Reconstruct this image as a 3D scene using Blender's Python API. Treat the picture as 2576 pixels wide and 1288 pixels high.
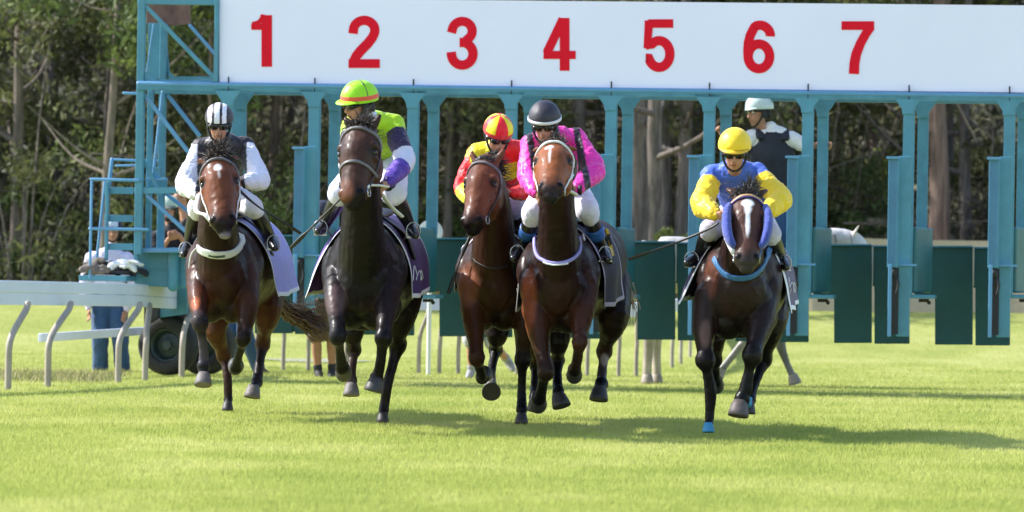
import bpy, bmesh, math, random
import numpy as np
from mathutils import Vector, Matrix, noise
from mathutils.bvhtree import BVHTree
from mathutils.kdtree import KDTree
for o in list(bpy.data.objects): bpy.data.objects.remove(o)
S = bpy.context.scene
COL = S.collection
rnd = random.Random(7)
# ------------------------------------------------------------------ camera
# photograph measured on a 2576 x 1288 grid: focal length in those pixels, eye height, horizon row, roll
FPX, EYE, ROLL, PITCH = 9535.0, 1.2, 0.016, 27.0/9535.0
_R0 = Vector((1,0,0)); _U0 = Vector((0,-math.sin(PITCH),math.cos(PITCH))); _F = Vector((0,math.cos(PITCH),math.sin(PITCH)))
_R = _R0*math.cos(ROLL)+_U0*math.sin(ROLL); _U = -_R0*math.sin(ROLL)+_U0*math.cos(ROLL)
CAM = Vector((0,0,EYE))
cd = bpy.data.cameras.new('camera'); cam = bpy.data.objects.new('camera', cd); COL.objects.link(cam)
cam.matrix_world = Matrix(((_R.x,_U.x,-_F.x,0),(_R.y,_U.y,-_F.y,0),(_R.z,_U.z,-_F.z,EYE),(0,0,0,1)))
cd.sensor_width = 36; cd.lens = 36*FPX/2576; cd.clip_start = 1; cd.clip_end = 2000
cd.dof.use_dof = True; cd.dof.focus_distance = 28.2; cd.dof.aperture_fstop = 3.4
S.camera = cam
# ------------------------------------------------------------------ daylight
SUN_AZ_X, SUN_AZ_Y, SUN_EL = -0.97, 0.24, math.radians(40)
w = bpy.data.worlds.new("World"); S.world = w; w.use_nodes = True
nt = w.node_tree; bg = nt.nodes['Background']; sky = nt.nodes.new('ShaderNodeTexSky')
sky.sky_type = 'NISHITA'; sky.sun_disc = False; sky.sun_elevation = SUN_EL
sky.sun_rotation = math.atan2(SUN_AZ_X, SUN_AZ_Y); sky.altitude = 20; sky.dust_density = 1.0
nt.links.new(sky.outputs[0], bg.inputs[0]); bg.inputs[1].default_value = 0.15
sl = bpy.data.lights.new('sun','SUN'); sl.energy = 3.6; sl.angle = math.radians(1.0); sl.color = (1,0.97,0.93)
so = bpy.data.objects.new('sun', sl); COL.objects.link(so)
_n = math.hypot(SUN_AZ_X,SUN_AZ_Y); ce = math.cos(SUN_EL)
sd = Vector((SUN_AZ_X/_n*ce, SUN_AZ_Y/_n*ce, math.sin(SUN_EL)))
so.rotation_euler = sd.to_track_quat('Z','Y').to_euler()
S.view_settings.view_transform = 'Standard'; S.view_settings.look = 'None'
S.view_settings.gamma = 1; S.view_settings.exposure = 1.18
# ------------------------------------------------------------------ helpers: placing
def W(px, py, D):
    """world point seen at (px,py) of the 2576x1288 grid at distance D along +Y"""
    d = _R*(px-1288)+_U*(644-py)+_F*FPX
    return CAM + d*(D/d.y)
def V(*a): return Vector(a)
# ------------------------------------------------------------------ helpers: materials
MATS = {}
def nodes_of(name):
    m = bpy.data.materials.new(name); m.use_nodes = True
    return m, m.node_tree, m.node_tree.nodes['Principled BSDF']
def mat(name, col, rough=0.5, metal=0.0, var=0.12, scale=9.0, bump=0.0, bscale=60.0, sheen=0.0, coat=0.0, spec=0.5, dirt=None):
    if name in MATS: return MATS[name]
    m, t, b = nodes_of(name)
    tc = t.nodes.new('ShaderNodeTexCoord'); nz = t.nodes.new('ShaderNodeTexNoise')
    nz.inputs['Scale'].default_value = scale; nz.inputs['Detail'].default_value = 6; nz.inputs['Roughness'].default_value = .65
    t.links.new(tc.outputs['Object'], nz.inputs['Vector'])
    rp = t.nodes.new('ShaderNodeValToRGB'); rp.color_ramp.elements[0].position=.3; rp.color_ramp.elements[1].position=.7
    c0 = [c*(1-var) for c in col]; c1=[min(1,c*(1+var)) for c in col]
    if dirt: c0 = dirt
    rp.color_ramp.elements[0].color=(*c0,1); rp.color_ramp.elements[1].color=(*c1,1)
    t.links.new(nz.outputs['Fac'], rp.inputs[0]); t.links.new(rp.outputs[0], b.inputs['Base Color'])
    b.inputs['Roughness'].default_value=rough; b.inputs['Metallic'].default_value=metal
    b.inputs['Specular IOR Level'].default_value=spec; b.inputs['Coat Weight'].default_value=coat
    b.inputs['Sheen Weight'].default_value=sheen
    if bump>0:
        n2=t.nodes.new('ShaderNodeTexNoise'); n2.inputs['Scale'].default_value=bscale; n2.inputs['Detail'].default_value=4
        t.links.new(tc.outputs['Object'], n2.inputs['Vector'])
        bp=t.nodes.new('ShaderNodeBump'); bp.inputs['Strength'].default_value=bump; bp.inputs['Distance'].default_value=.01
        t.links.new(n2.outputs['Fac'], bp.inputs['Height']); t.links.new(bp.outputs[0], b.inputs['Normal'])
    MATS[name]=m; return m
def vmat(name, rough=0.5, var=0.15, scale=14.0, bump=0.2, bscale=40.0, sheen=0.0, coat=0.0, spec=0.5, stretch=(1,1,1), bdist=.01):
    """material whose base colour is the mesh's own colour attribute (coat markings, silks), with noise on top"""
    if name in MATS: return MATS[name]
    m, t, b = nodes_of(name)
    at=t.nodes.new('ShaderNodeAttribute'); at.attribute_name='paint'
    tc=t.nodes.new('ShaderNodeTexCoord'); mp=t.nodes.new('ShaderNodeMapping'); mp.inputs['Scale'].default_value=stretch
    t.links.new(tc.outputs['Object'], mp.inputs['Vector'])
    nz=t.nodes.new('ShaderNodeTexNoise'); nz.inputs['Scale'].default_value=scale; nz.inputs['Detail'].default_value=7
    t.links.new(mp.outputs[0], nz.inputs['Vector'])
    mr=t.nodes.new('ShaderNodeMapRange'); mr.inputs[1].default_value=.3; mr.inputs[2].default_value=.7
    mr.inputs[3].default_value=1-var; mr.inputs[4].default_value=1+var
    t.links.new(nz.outputs['Fac'], mr.inputs[0])
    mx=t.nodes.new('ShaderNodeMix'); mx.data_type='RGBA'; mx.blend_type='MULTIPLY'; mx.inputs['Factor'].default_value=1
    t.links.new(at.outputs['Color'], mx.inputs['A']); t.links.new(mr.outputs[0], mx.inputs['B'])
    t.links.new(mx.outputs['Result'], b.inputs['Base Color'])
    b.inputs['Roughness'].default_value=rough; b.inputs['Sheen Weight'].default_value=sheen
    b.inputs['Specular IOR Level'].default_value=spec; b.inputs['Coat Weight'].default_value=coat; b.inputs['Coat Roughness'].default_value=.2
    rr=t.nodes.new('ShaderNodeMapRange'); rr.inputs[1].default_value=.35; rr.inputs[2].default_value=.65; rr.inputs[3].default_value=rough*.82; rr.inputs[4].default_value=min(1,rough*1.35)
    t.links.new(nz.outputs['Fac'],rr.inputs[0]); t.links.new(rr.outputs[0],b.inputs['Roughness'])
    if bump>0:
        n2=t.nodes.new('ShaderNodeTexNoise'); n2.inputs['Scale'].default_value=bscale; n2.inputs['Detail'].default_value=5
        t.links.new(mp.outputs[0], n2.inputs['Vector'])
        bp=t.nodes.new('ShaderNodeBump'); bp.inputs['Strength'].default_value=bump; bp.inputs['Distance'].default_value=bdist
        t.links.new(n2.outputs['Fac'], bp.inputs['Height']); t.links.new(bp.outputs[0], b.inputs['Normal'])
    MATS[name]=m; return m
# ------------------------------------------------------------------ helpers: mesh collector
def catmull(P, sub):
    P=np.asarray(P,float)
    if len(P)<3 or sub<=1:
        if sub<=1: return P
        out=[P[0]+(P[1]-P[0])*k/sub for k in range(sub)]+[P[1]]; return np.array(out)
    Q=np.vstack([2*P[0]-P[1],P,2*P[-1]-P[-2]]); out=[]
    for i in range(1,len(Q)-2):
        p0,p1,p2,p3=Q[i-1],Q[i],Q[i+1],Q[i+2]
        for k in range(sub):
            t=k/sub
            out.append(.5*((2*p1)+(-p0+p2)*t+(2*p0-5*p1+4*p2-p3)*t*t+(-p0+3*p1-3*p2+p3)*t**3))
    out.append(P[-1]); return np.array(out)
def linint(P, sub):
    P=np.asarray(P,float); out=[]
    for i in range(len(P)-1):
        for k in range(sub): out.append(P[i]+(P[i+1]-P[i])*k/sub)
    out.append(P[-1]); return np.array(out)
def attach(o, parent):
    if not parent: return
    q=parent; w_=Vector((0,0,0))
    while q: w_+=q.location; q=q.parent
    o.parent=parent; o.location=-w_
class MB:
    def __init__(s,hard=False): s.hard=hard; s.v=[]; s.f=[]; s.sp=[]; s.sr=[]; s.sc=[]; s.mi=[]; s.cm=0
    def quad(s,*pts):
        i=len(s.v); s.v+= [tuple(p) for p in pts]; s.f.append(tuple(range(i,i+len(pts)))); s.mi.append(s.cm)
    def box(s, c, hx, hy, hz, ax=(1,0,0), ay=(0,1,0), az=(0,0,1)):
        c=Vector(c); ax=Vector(ax)*hx; ay=Vector(ay)*hy; az=Vector(az)*hz; i=len(s.v)
        for sz in (-1,1):
            for sx,sy in ((-1,-1),(1,-1),(1,1),(-1,1)): s.v.append(tuple(c+ax*sx+ay*sy+az*sz))
        F=[(3,2,1,0),(4,5,6,7),(0,1,5,4),(1,2,6,5),(2,3,7,6),(3,0,4,7)]
        if ax.cross(ay).dot(az)<0: F=[f[::-1] for f in F]
        for f in F: s.f.append(tuple(i+k for k in f)); s.mi.append(s.cm)
    def bar(s, A, B, w, t, n=(0,1,0)):
        """rectangular bar from A to B, w wide in the plane, t thick along n"""
        A=Vector(A);B=Vector(B); a=(B-A); L=a.length; a.normalize(); n=Vector(n); n=(n-a*n.dot(a)).normalized(); u=a.cross(n)
        s.box((A+B)/2, w/2, t/2, L/2, u, n, a)
    def tube(s, P, R, side=(1,0,0), n=14, sub=4, cols=None, cap=True, closed_flat=False):
        P=[tuple(p) for p in P]; R=[(r,r) if not hasattr(r,'__len__') else tuple(r) for r in R]
        if cols is not None and len(cols)==3 and not hasattr(cols[0],'__len__'): cols=[cols]*len(P)
        C=catmull(P,sub); RR=np.maximum(linint(R,sub) if len(P)<3 else catmull(R,sub),.0006)
        if cols is not None:
            CC=linint(cols,sub)
            if s.hard: CC=np.array([cols[min(len(cols)-1,int(i/sub+.5))] for i in range(len(C))])
        m=len(C); T=np.gradient(C,axis=0); T/=np.linalg.norm(T,axis=1)[:,None]+1e-9
        side=np.array(side,float); rings=[]; ang=np.linspace(0,2*math.pi,n,endpoint=False)
        def ring(c,t,a,b):
            sd=side-t*side.dot(t); L=np.linalg.norm(sd)
            if L<.15:
                alt=np.array([0,0,1.]) if abs(t[2])<.8 else np.array([0,1.,0]); sd=alt-t*alt.dot(t); L=np.linalg.norm(sd)
            sd/=L; up=np.cross(t,sd)
            return c+np.outer(np.cos(ang)*a,sd)+np.outer(np.sin(ang)*b,up)
        if cap:
            r0=min(RR[0]);
            for ph in (80,55,28): rings.append(ring(C[0]-T[0]*r0*math.sin(math.radians(ph)),T[0],*(RR[0]*math.cos(math.radians(ph)))))
        for i in range(m): rings.append(ring(C[i],T[i],*RR[i]))
        if cap:
            r1=min(RR[-1])
            for ph in (28,55,80): rings.append(ring(C[-1]+T[-1]*r1*math.sin(math.radians(ph)),T[-1],*(RR[-1]*math.cos(math.radians(ph)))))
        i0=len(s.v)
        for r in rings: s.v+= [tuple(x) for x in r]
        for k in range(len(rings)-1):
            for j in range(n):
                a=i0+k*n+j; b=i0+k*n+(j+1)%n; s.f.append((a,b,b+n,a+n)); s.mi.append(s.cm)
        s.f.append(tuple(i0+j for j in range(n-1,-1,-1))); s.mi.append(s.cm)
        s.f.append(tuple(i0+(len(rings)-1)*n+j for j in range(n))); s.mi.append(s.cm)
        if cols is not None:
            for i in range(m): s.sp.append(tuple(C[i])); s.sr.append(float(RR[i].mean())); s.sc.append(tuple(CC[i]))
        return s
    def ball(s, c, r, ax=(1,0,0), ay=(0,1,0), az=(0,0,1), col=None, n=14, m=9):
        c=np.array(c,float); r=(r,r,r) if not hasattr(r,'__len__') else r
        A=[np.array(a,float)/np.linalg.norm(a)*q for a,q in zip((ax,ay,az),r)]
        i0=len(s.v); flip=np.dot(np.cross(A[0],A[1]),A[2])<0; f0=len(s.f)
        s.v.append(tuple(c-A[2]))
        for k in range(1,m):
            t=math.pi*k/m
            for j in range(n):
                p=2*math.pi*j/n; s.v.append(tuple(c+A[0]*math.sin(t)*math.cos(p)+A[1]*math.sin(t)*math.sin(p)-A[2]*math.cos(t)))
        s.v.append(tuple(c+A[2])); e=len(s.v)-1; F=[]
        for j in range(n): F.append((i0,i0+1+(j+1)%n,i0+1+j))
        for k in range(m-2):
            for j in range(n):
                a=i0+1+k*n+j; b=i0+1+k*n+(j+1)%n; F.append((a,b,b+n,a+n))
        for j in range(n): F.append((e,i0+1+(m-2)*n+j,i0+1+(m-2)*n+(j+1)%n))
        if flip: F=[f[::-1] for f in F]
        s.f+=F; s.mi+=[s.cm]*len(F)
        if col is not None: s.sp.append(tuple(c)); s.sr.append(float(np.mean(r))); s.sc.append(tuple(col))
        return s
    def disc(s, c, r, h, axis, n=28, r2=None):
        """cylinder / frustum centred on c along axis"""
        axis=Vector(axis).normalized(); u=axis.orthogonal().normalized(); v=axis.cross(u); c=Vector(c); r2=r if r2 is None else r2
        i=len(s.v)
        for k,(z,rr) in enumerate(((-h/2,r),(h/2,r2))):
            for j in range(n):
                a=2*math.pi*j/n; s.v.append(tuple(c+axis*z+(u*math.cos(a)+v*math.sin(a))*rr))
        for j in range(n): s.f.append((i+j,i+(j+1)%n,i+n+(j+1)%n,i+n+j)); s.mi.append(s.cm)
        s.f.append(tuple(i+j for j in range(n-1,-1,-1))); s.f.append(tuple(i+n+j for j in range(n))); s.mi+=[s.cm]*2
    def lathe(s, c, axis, prof, n=40):
        """closed ring profile [(radius, along)] spun round axis"""
        axis=Vector(axis).normalized(); u=axis.orthogonal().normalized(); v=axis.cross(u); c=Vector(c); i=len(s.v); m=len(prof)
        for j in range(n):
            a=2*math.pi*j/n; d=u*math.cos(a)+v*math.sin(a)
            for r,z in prof: s.v.append(tuple(c+d*r+axis*z))
        for j in range(n):
            for k in range(m):
                s.f.append((i+j*m+k,i+j*m+(k+1)%m,i+((j+1)%n)*m+(k+1)%m,i+((j+1)%n)*m+k)); s.mi.append(s.cm)
    def mesh(s, name):
        me=bpy.data.meshes.new(name); me.from_pydata(s.v,[],s.f); me.update(); return me
    def build(s, name, mats, parent=None, smooth=False, bevel=0.0, cols=False):
        me=s.mesh(name); mats=mats if isinstance(mats,(list,tuple)) else [mats]
        for m in mats: me.materials.append(m)
        if len(mats)>1: me.polygons.foreach_set('material_index', s.mi)
        if smooth: me.polygons.foreach_set('use_smooth',[True]*len(me.polygons))
        if cols: paint(me,s)
        o=bpy.data.objects.new(name,me); COL.objects.link(o)
        if bevel:
            b=o.modifiers.new('bevel','BEVEL'); b.width=bevel; b.segments=2; b.limit_method='ANGLE'
        attach(o,parent)
        return o
def paint(me, s, post=None):
    kd=KDTree(len(s.sp))
    for i,p in enumerate(s.sp): kd.insert(p,i)
    kd.balance(); SC=np.array(s.sc); SR=s.sr
    out=np.ones((len(me.vertices),4),np.float32)
    for v in me.vertices:
        ws=0; c=np.zeros(3)
        if s.hard:
            out[v.index,:3]=SC[min(((d/(SR[i]+.012),i) for (co,i,d) in kd.find_n(v.co,9)))[1]]; continue
        for (co,i,d) in kd.find_n(v.co,7):
            w_=math.exp(-7*d/(SR[i]+.01))+1e-9; c+=SC[i]*w_; ws+=w_
        out[v.index,:3]=c/ws
    if post: post(me,out)
    at=me.color_attributes.new('paint','FLOAT_COLOR','POINT'); at.data.foreach_set('color',out.ravel())
def organic(s, name, voxel, material, parent, smooth=4, post=None, fac=.5, wr=None):
    """melt the collected closed shapes into ONE continuous skin, then paint and link it"""
    me=s.mesh(name+'_raw'); tmp=bpy.data.objects.new(name+'_raw',me); COL.objects.link(tmp)
    r=tmp.modifiers.new('r','REMESH'); r.mode='VOXEL'; r.voxel_size=voxel; r.use_smooth_shade=True
    if smooth: q=tmp.modifiers.new('s','SMOOTH'); q.factor=fac; q.iterations=smooth
    dg=bpy.context.evaluated_depsgraph_get(); dg.update()
    nm=bpy.data.meshes.new_from_object(tmp.evaluated_get(dg)); nm.name=name
    bpy.data.objects.remove(tmp); bpy.data.meshes.remove(me)
    if wr:
        amp,sc=wr; N=[v.normal.copy() for v in nm.vertices]
        for v,n_ in zip(nm.vertices,N):
            q=v.co; a=noise.noise(Vector((q.x*sc,q.y*sc,q.z*sc*.7)))+.6*(1-abs(noise.noise(Vector((q.x*sc*1.7+9,q.y*sc*1.7,q.z*sc*2.2))))*2)
            v.co=q+n_*(a*amp)
    nm.polygons.foreach_set('use_smooth',[True]*len(nm.polygons)); nm.materials.clear(); nm.materials.append(material)
    if s.sp: paint(nm,s,post)
    o=bpy.data.objects.new(name,nm); COL.objects.link(o)
    attach(o,parent)
    return o
def thing(name, label, cat, loc=(0,0,0), group=None):
    o=bpy.data.objects.new(name,None); COL.objects.link(o); o.location=Vector(loc); o.empty_display_size=.1
    o['label']=label; o['category']=cat
    if group: o['group']=group
    return o
def tag(o,label,cat,group=None,kind=None):
    if label: o['label']=label
    if cat: o['category']=cat
    if group: o['group']=group
    if kind: o['kind']=kind
    return o
def nrm(v): v=Vector(v); return v.normalized()
# ------------------------------------------------------------------ ground and turf
def ground_z(x, y):
    if y<49: return 0.0
    t=min(1,(y-49)/12); return 0.78*t*t*(3-2*t)
def grass_mat(name, blade):
    m,t,b=nodes_of(name)
    tc=t.nodes.new('ShaderNodeNewGeometry')
    def nz(sc,det,st=(1,1,1)):
        mp=t.nodes.new('ShaderNodeMapping'); mp.inputs['Scale'].default_value=st
        t.links.new(tc.outputs['Position'],mp.inputs['Vector'])
        q=t.nodes.new('ShaderNodeTexNoise'); q.inputs['Scale'].default_value=sc; q.inputs['Detail'].default_value=det
        t.links.new(mp.outputs[0],q.inputs['Vector']); return q
    n1=nz(1.0,4,(.7,.55,1)); n2=nz(60,2); n3=nz(7,3,(.6,1,1))
    rp=t.nodes.new('ShaderNodeValToRGB'); e=rp.color_ramp.elements
    e[0].position=.33; e[0].color=GR[0]; e[1].position=.76; e[1].color=GR[2]
    k=e.new(.54); k.color=GR[1]
    ad=t.nodes.new('ShaderNodeMath'); ad.operation='MULTIPLY_ADD'; ad.inputs[1].default_value=.32
    t.links.new(n3.outputs['Fac'],ad.inputs[0])
    m2=t.nodes.new('ShaderNodeMath'); m2.operation='MULTIPLY'; m2.inputs[1].default_value=.75
    t.links.new(n1.outputs['Fac'],m2.inputs[0]); t.links.new(m2.outputs[0],ad.inputs[2])
    t.links.new(ad.outputs[0],rp.inputs[0])
    mx=t.nodes.new('ShaderNodeMix'); mx.data_type='RGBA'; mx.blend_type='MULTIPLY'; mx.inputs['Factor'].default_value=1
    mr=t.nodes.new('ShaderNodeMapRange'); mr.inputs[3].default_value=.93*(1 if blade else .7); mr.inputs[4].default_value=1.07*(1 if blade else .7)  # bare turf darkened in place of the blades' self-shading
    t.links.new(n2.outputs['Fac'],mr.inputs[0]); t.links.new(rp.outputs[0],mx.inputs['A']); t.links.new(mr.outputs[0],mx.inputs['B'])
    # beyond the turf the ground turns to leaf litter
    sp=t.nodes.new('ShaderNodeSeparateXYZ'); t.links.new(tc.outputs['Position'],sp.inputs[0])
    far=t.nodes.new('ShaderNodeMapRange'); far.inputs[1].default_value=57; far.inputs[2].default_value=62
    t.links.new(sp.outputs['Y'],far.inputs[0])
    m3=t.nodes.new('ShaderNodeMix'); m3.data_type='RGBA'; m3.inputs['B'].default_value=(.07,.055,.03,1)
    t.links.new(far.outputs[0],m3.inputs['Factor']); t.links.new(mx.outputs['Result'],m3.inputs['A'])
    t.links.new(m3.outputs['Result'],b.inputs['Base Color']); b.inputs['Roughness'].default_value=.75; b.inputs['Specular IOR Level'].default_value=.15
    if blade:
        tr=t.nodes.new('ShaderNodeBsdfTranslucent'); t.links.new(m3.outputs['Result'],tr.inputs['Color'])
        ms=t.nodes.new('ShaderNodeMixShader'); ms.inputs[0].default_value=.45
        t.links.new(b.outputs[0],ms.inputs[1]); t.links.new(tr.outputs[0],ms.inputs[2])
        t.links.new(ms.outputs[0],t.nodes['Material Output'].inputs['Surface'])
    return m
GR=[(.31,.375,.085,1),(.44,.475,.13,1),(.59,.59,.23,1)]
gm=grass_mat('turf_soil',False)
me=bpy.data.meshes.new('turf'); ys=[-30,0,10,20,30,40,49,50,51,52,53,54,55,56,57,58,59,60,61,64,70,88,120,300,900]; xs=[-400,-60,-20,0,20,60,400]
vs=[(x,y,ground_z(x,y)) for y in ys for x in xs]; nx=len(xs)
fs=[(j*nx+i,j*nx+i+1,(j+1)*nx+i+1,(j+1)*nx+i) for j in range(len(ys)-1) for i in range(nx-1)]
me.from_pydata(vs,[],fs); me.polygons.foreach_set('use_smooth',[True]*len(fs)); me.materials.append(gm)
o=bpy.data.objects.new('turf',me); COL.objects.link(o); tag(o,None,None,kind='structure')
gb=grass_mat('grass_blade',True)
def _turf(n,y0,y1,h,w_,seed):
    r=np.random.default_rng(seed); u=r.random(n); y=1/(1/y0+(1/y1-1/y0)*u); x=(r.random(n)-.5)*2*(y*.19+2.2)
    return x,y,r
def grass_strip(name,label,n,y0,y1,h,w_,seed,xlim=None,mat_=gb,lean=.4):
    x,y,r=_turf(n,y0,y1,h,w_,seed)
    if xlim: x=xlim[0]+r.random(n)*(xlim[1]-xlim[0]); y=y0+r.random(n)*(y1-y0)
    n=len(x); hh=h*(.45+.9*r.random(n)); a=r.random(n)*2*np.pi; wv=w_*(.6+.8*r.random(n))
    P=np.zeros((n,3,3),np.float32)
    P[:,0,0]=x-np.cos(a)*wv; P[:,0,1]=y-np.sin(a)*wv; P[:,1,0]=x+np.cos(a)*wv; P[:,1,1]=y+np.sin(a)*wv
    P[:,2,0]=x+((r.random(n)-.5)*2*lean+.1)*hh; P[:,2,1]=y+(r.random(n)-.5)*2*lean*hh; P[:,2,2]=hh; P[:,:2,2]-=.003
    zz=np.array([ground_z(0,q) for q in y],np.float32); P[:,:,2]+=zz[:,None]
    me=bpy.data.meshes.new(name); me.vertices.add(n*3); me.vertices.foreach_set('co',P.ravel())
    me.loops.add(n*3); me.loops.foreach_set('vertex_index',np.arange(n*3,dtype=np.int32))
    me.polygons.add(n); me.polygons.foreach_set('loop_start',np.arange(0,n*3,3,dtype=np.int32)); me.polygons.foreach_set('loop_total',np.full(n,3,np.int32))
    me.update(); me.materials.append(mat_)
    o=bpy.data.objects.new(name,me); COL.objects.link(o); tag(o,label,'grass',kind='stuff'); return o
grass_strip('grass','short bright green racing turf across the whole foreground',1300000,15.5,58,.026,.0034,3)
wm=mat('dry_weed',(.33,.30,.13),.8,var=.4,scale=3)
grass_strip('verge_weeds','dry brownish weeds along the foot of the rail posts at far left',4200,36.8,39.8,.075,.004,5,(-5.8,-3.95),wm,.7)
# pale worn patch behind the rail
me=bpy.data.meshes.new('gravel_patch'); c=W(800,912,46.6); pts=[]
for k in range(26):
    a=2*math.pi*k/26; pts.append((c.x+.62*math.cos(a)*(1+.2*math.sin(3*a)),46.6+.9*math.sin(a)*(1+.15*math.cos(5*a)),0))
pts=[(x,y,ground_z(x,y)+.012) for x,y,z in pts]
me.from_pydata(pts,[],[tuple(range(26))]); me.materials.append(mat('gravel',(.30,.30,.22),.9,var=.35,scale=20))
o=bpy.data.objects.new('gravel_patch',me); COL.objects.link(o); tag(o,None,None,kind='structure')
# ------------------------------------------------------------------ bush behind
def leaf_mat(name,c0,c1,c2,sc=.9):
    m,t,b=nodes_of(name); g=t.nodes.new('ShaderNodeNewGeometry')
    n=t.nodes.new('ShaderNodeTexNoise'); n.inputs['Scale'].default_value=sc; n.inputs['Detail'].default_value=5
    t.links.new(g.outputs['Position'],n.inputs['Vector'])
    rp=t.nodes.new('ShaderNodeValToRGB'); e=rp.color_ramp.elements
    e[0].position=.32;e[0].color=(*c0,1);e[1].position=.68;e[1].color=(*c2,1); k=e.new(.5);k.color=(*c1,1)
    t.links.new(n.outputs['Fac'],rp.inputs[0])
    wn=t.nodes.new('ShaderNodeMix'); wn.data_type='RGBA'; wn.blend_type='MULTIPLY'; wn.inputs['Factor'].default_value=1
    mr=t.nodes.new('ShaderNodeMapRange'); mr.inputs[3].default_value=.55; mr.inputs[4].default_value=1.45
    t.links.new(g.outputs['Random Per Island'],mr.inputs[0]); t.links.new(rp.outputs[0],wn.inputs['A']); t.links.new(mr.outputs[0],wn.inputs['B'])
    t.links.new(wn.outputs['Result'],b.inputs['Base Color']); b.inputs['Roughness'].default_value=.6; b.inputs['Specular IOR Level'].default_value=.3
    tr=t.nodes.new('ShaderNodeBsdfTranslucent'); t.links.new(wn.outputs['Result'],tr.inputs['Color'])
    ms=t.nodes.new('ShaderNodeMixShader'); ms.inputs[0].default_value=.35
    t.links.new(b.outputs[0],ms.inputs[1]); t.links.new(tr.outputs[0],ms.inputs[2]); t.links.new(ms.outputs[0],t.nodes['Material Output'].inputs['Surface'])
    return m
LM=[leaf_mat('leaf_olive',(.07,.076,.036),(.115,.125,.05),(.19,.20,.07)),
    leaf_mat('leaf_green',(.06,.078,.032),(.10,.135,.042),(.18,.22,.06)),
    leaf_mat('leaf_dry',(.075,.065,.043),(.12,.105,.066),(.19,.165,.105)),
    leaf_mat('leaf_deep',(.14,.13,.088),(.19,.18,.115),(.26,.235,.15))]
def bark_mat(name,c0,c1):
    m,t,b=nodes_of(name); tc=t.nodes.new('ShaderNodeTexCoord'); mp=t.nodes.new('ShaderNodeMapping'); mp.inputs['Scale'].default_value=(9,9,1.1)
    t.links.new(tc.outputs['Object'],mp.inputs['Vector']); n=t.nodes.new('ShaderNodeTexNoise'); n.inputs['Scale'].default_value=1.6; n.inputs['Detail'].default_value=8; n.inputs['Roughness'].default_value=.7
    t.links.new(mp.outputs[0],n.inputs['Vector']); rp=t.nodes.new('ShaderNodeValToRGB'); e=rp.color_ramp.elements
    e[0].position=.38;e[0].color=(*c0,1);e[1].position=.62;e[1].color=(*c1,1); t.links.new(n.outputs['Fac'],rp.inputs[0]); t.links.new(rp.outputs[0],b.inputs['Base Color'])
    b.inputs['Roughness'].default_value=.9; bp=t.nodes.new('ShaderNodeBump'); bp.inputs['Strength'].default_value=.8; bp.inputs['Distance'].default_value=.04
    t.links.new(n.outputs['Fac'],bp.inputs['Height']); t.links.new(bp.outputs[0],b.inputs['Normal']); return m
BM=[bark_mat('bark_grey_brown',(.075,.062,.054),(.21,.175,.15)),bark_mat('bark_red_brown',(.075,.052,.042),(.20,.14,.11)),bark_mat('bark_pale',(.11,.09,.07),(.24,.19,.15))]
def leaves_mesh(name, clumps, per, size, m, seed, aspect=.32):
    r=np.random.default_rng(seed); C=np.array([c[:3] for c in clumps]); R=np.array([c[3] for c in clumps])
    n=len(C)*per; idx=np.repeat(np.arange(len(C)),per)
    d=r.normal(size=(n,3)); d/=np.linalg.norm(d,axis=1)[:,None]; d*= (r.random(n)**.45)[:,None]
    p=C[idx]+d*R[idx][:,None]*np.array([1,1,.75])
    a=r.normal(size=(n,3)); a[:,2]-=.6; a/=np.linalg.norm(a,axis=1)[:,None]; b=np.cross(a,r.normal(size=(n,3))); b/=np.linalg.norm(b,axis=1)[:,None]
    s=size*(.5+r.random(n))[:,None]; P=np.stack([p-a*s,p+b*s*aspect,p+a*s,p-b*s*aspect],1).astype(np.float32)
    me=bpy.data.meshes.new(name); me.vertices.add(n*4); me.vertices.foreach_set('co',P.ravel()); me.loops.add(n*4)
    me.loops.foreach_set('vertex_index',np.arange(n*4,dtype=np.int32)); me.polygons.add(n)
    me.polygons.foreach_set('loop_start',np.arange(0,n*4,4,dtype=np.int32)); me.polygons.foreach_set('loop_total',np.full(n,4,np.int32))
    me.update(); me.materials.append(m); return me
# gum tree prototypes: tapered trunk with limbs + crown of leaf clumps
def gum(seed, H, r0, mt, lf, lean=0, low=.42, fork=False):
    q=random.Random(seed); t=MB(); pts=[]; x=y=0
    for k in range(8):
        z=H*k/7; pts.append((x,y,z-.15)); x+=q.uniform(-.1,.1)*H/9+lean*H/7; y+=q.uniform(-.08,.08)*H/9
    t.tube(pts,[r0*(1.25 if k==0 else 1)*(1-.78*k/7) for k in range(8)],n=10,sub=3); cl=[]
    for k in range(11):
        f=q.uniform(low*.6,.97); i=min(6,int(f*7)); g=f*7-i; b=[pts[i][c]+(pts[i+1][c]-pts[i][c])*g for c in range(3)]
        a=q.uniform(0,6.28); L=H*q.uniform(.10,.24)*(1.2-f*.5); e=(b[0]+math.cos(a)*L,b[1]+math.sin(a)*L,b[2]+L*q.uniform(.2,.9))
        md=((b[0]+e[0])/2+q.uniform(-.1,.1),(b[1]+e[1])/2,(b[2]+e[2])/2-.12*L)
        rr=r0*(1-.8*f)*.5; t.tube([b,md,e],[rr,rr*.6,rr*.25],n=6,sub=3)
        if f>low or q.random()<.3:
            for _ in range(3): cl.append((e[0]+q.uniform(-.5,.5),e[1]+q.uniform(-.5,.5),e[2]+q.uniform(-.4,.5),q.uniform(.35,.85)))
    me=t.mesh('trunk'); me.materials.append(mt); me.polygons.foreach_set('use_smooth',[True]*len(me.polygons))
    return me, leaves_mesh('crown',cl,150,.10,lf,seed)
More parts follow.
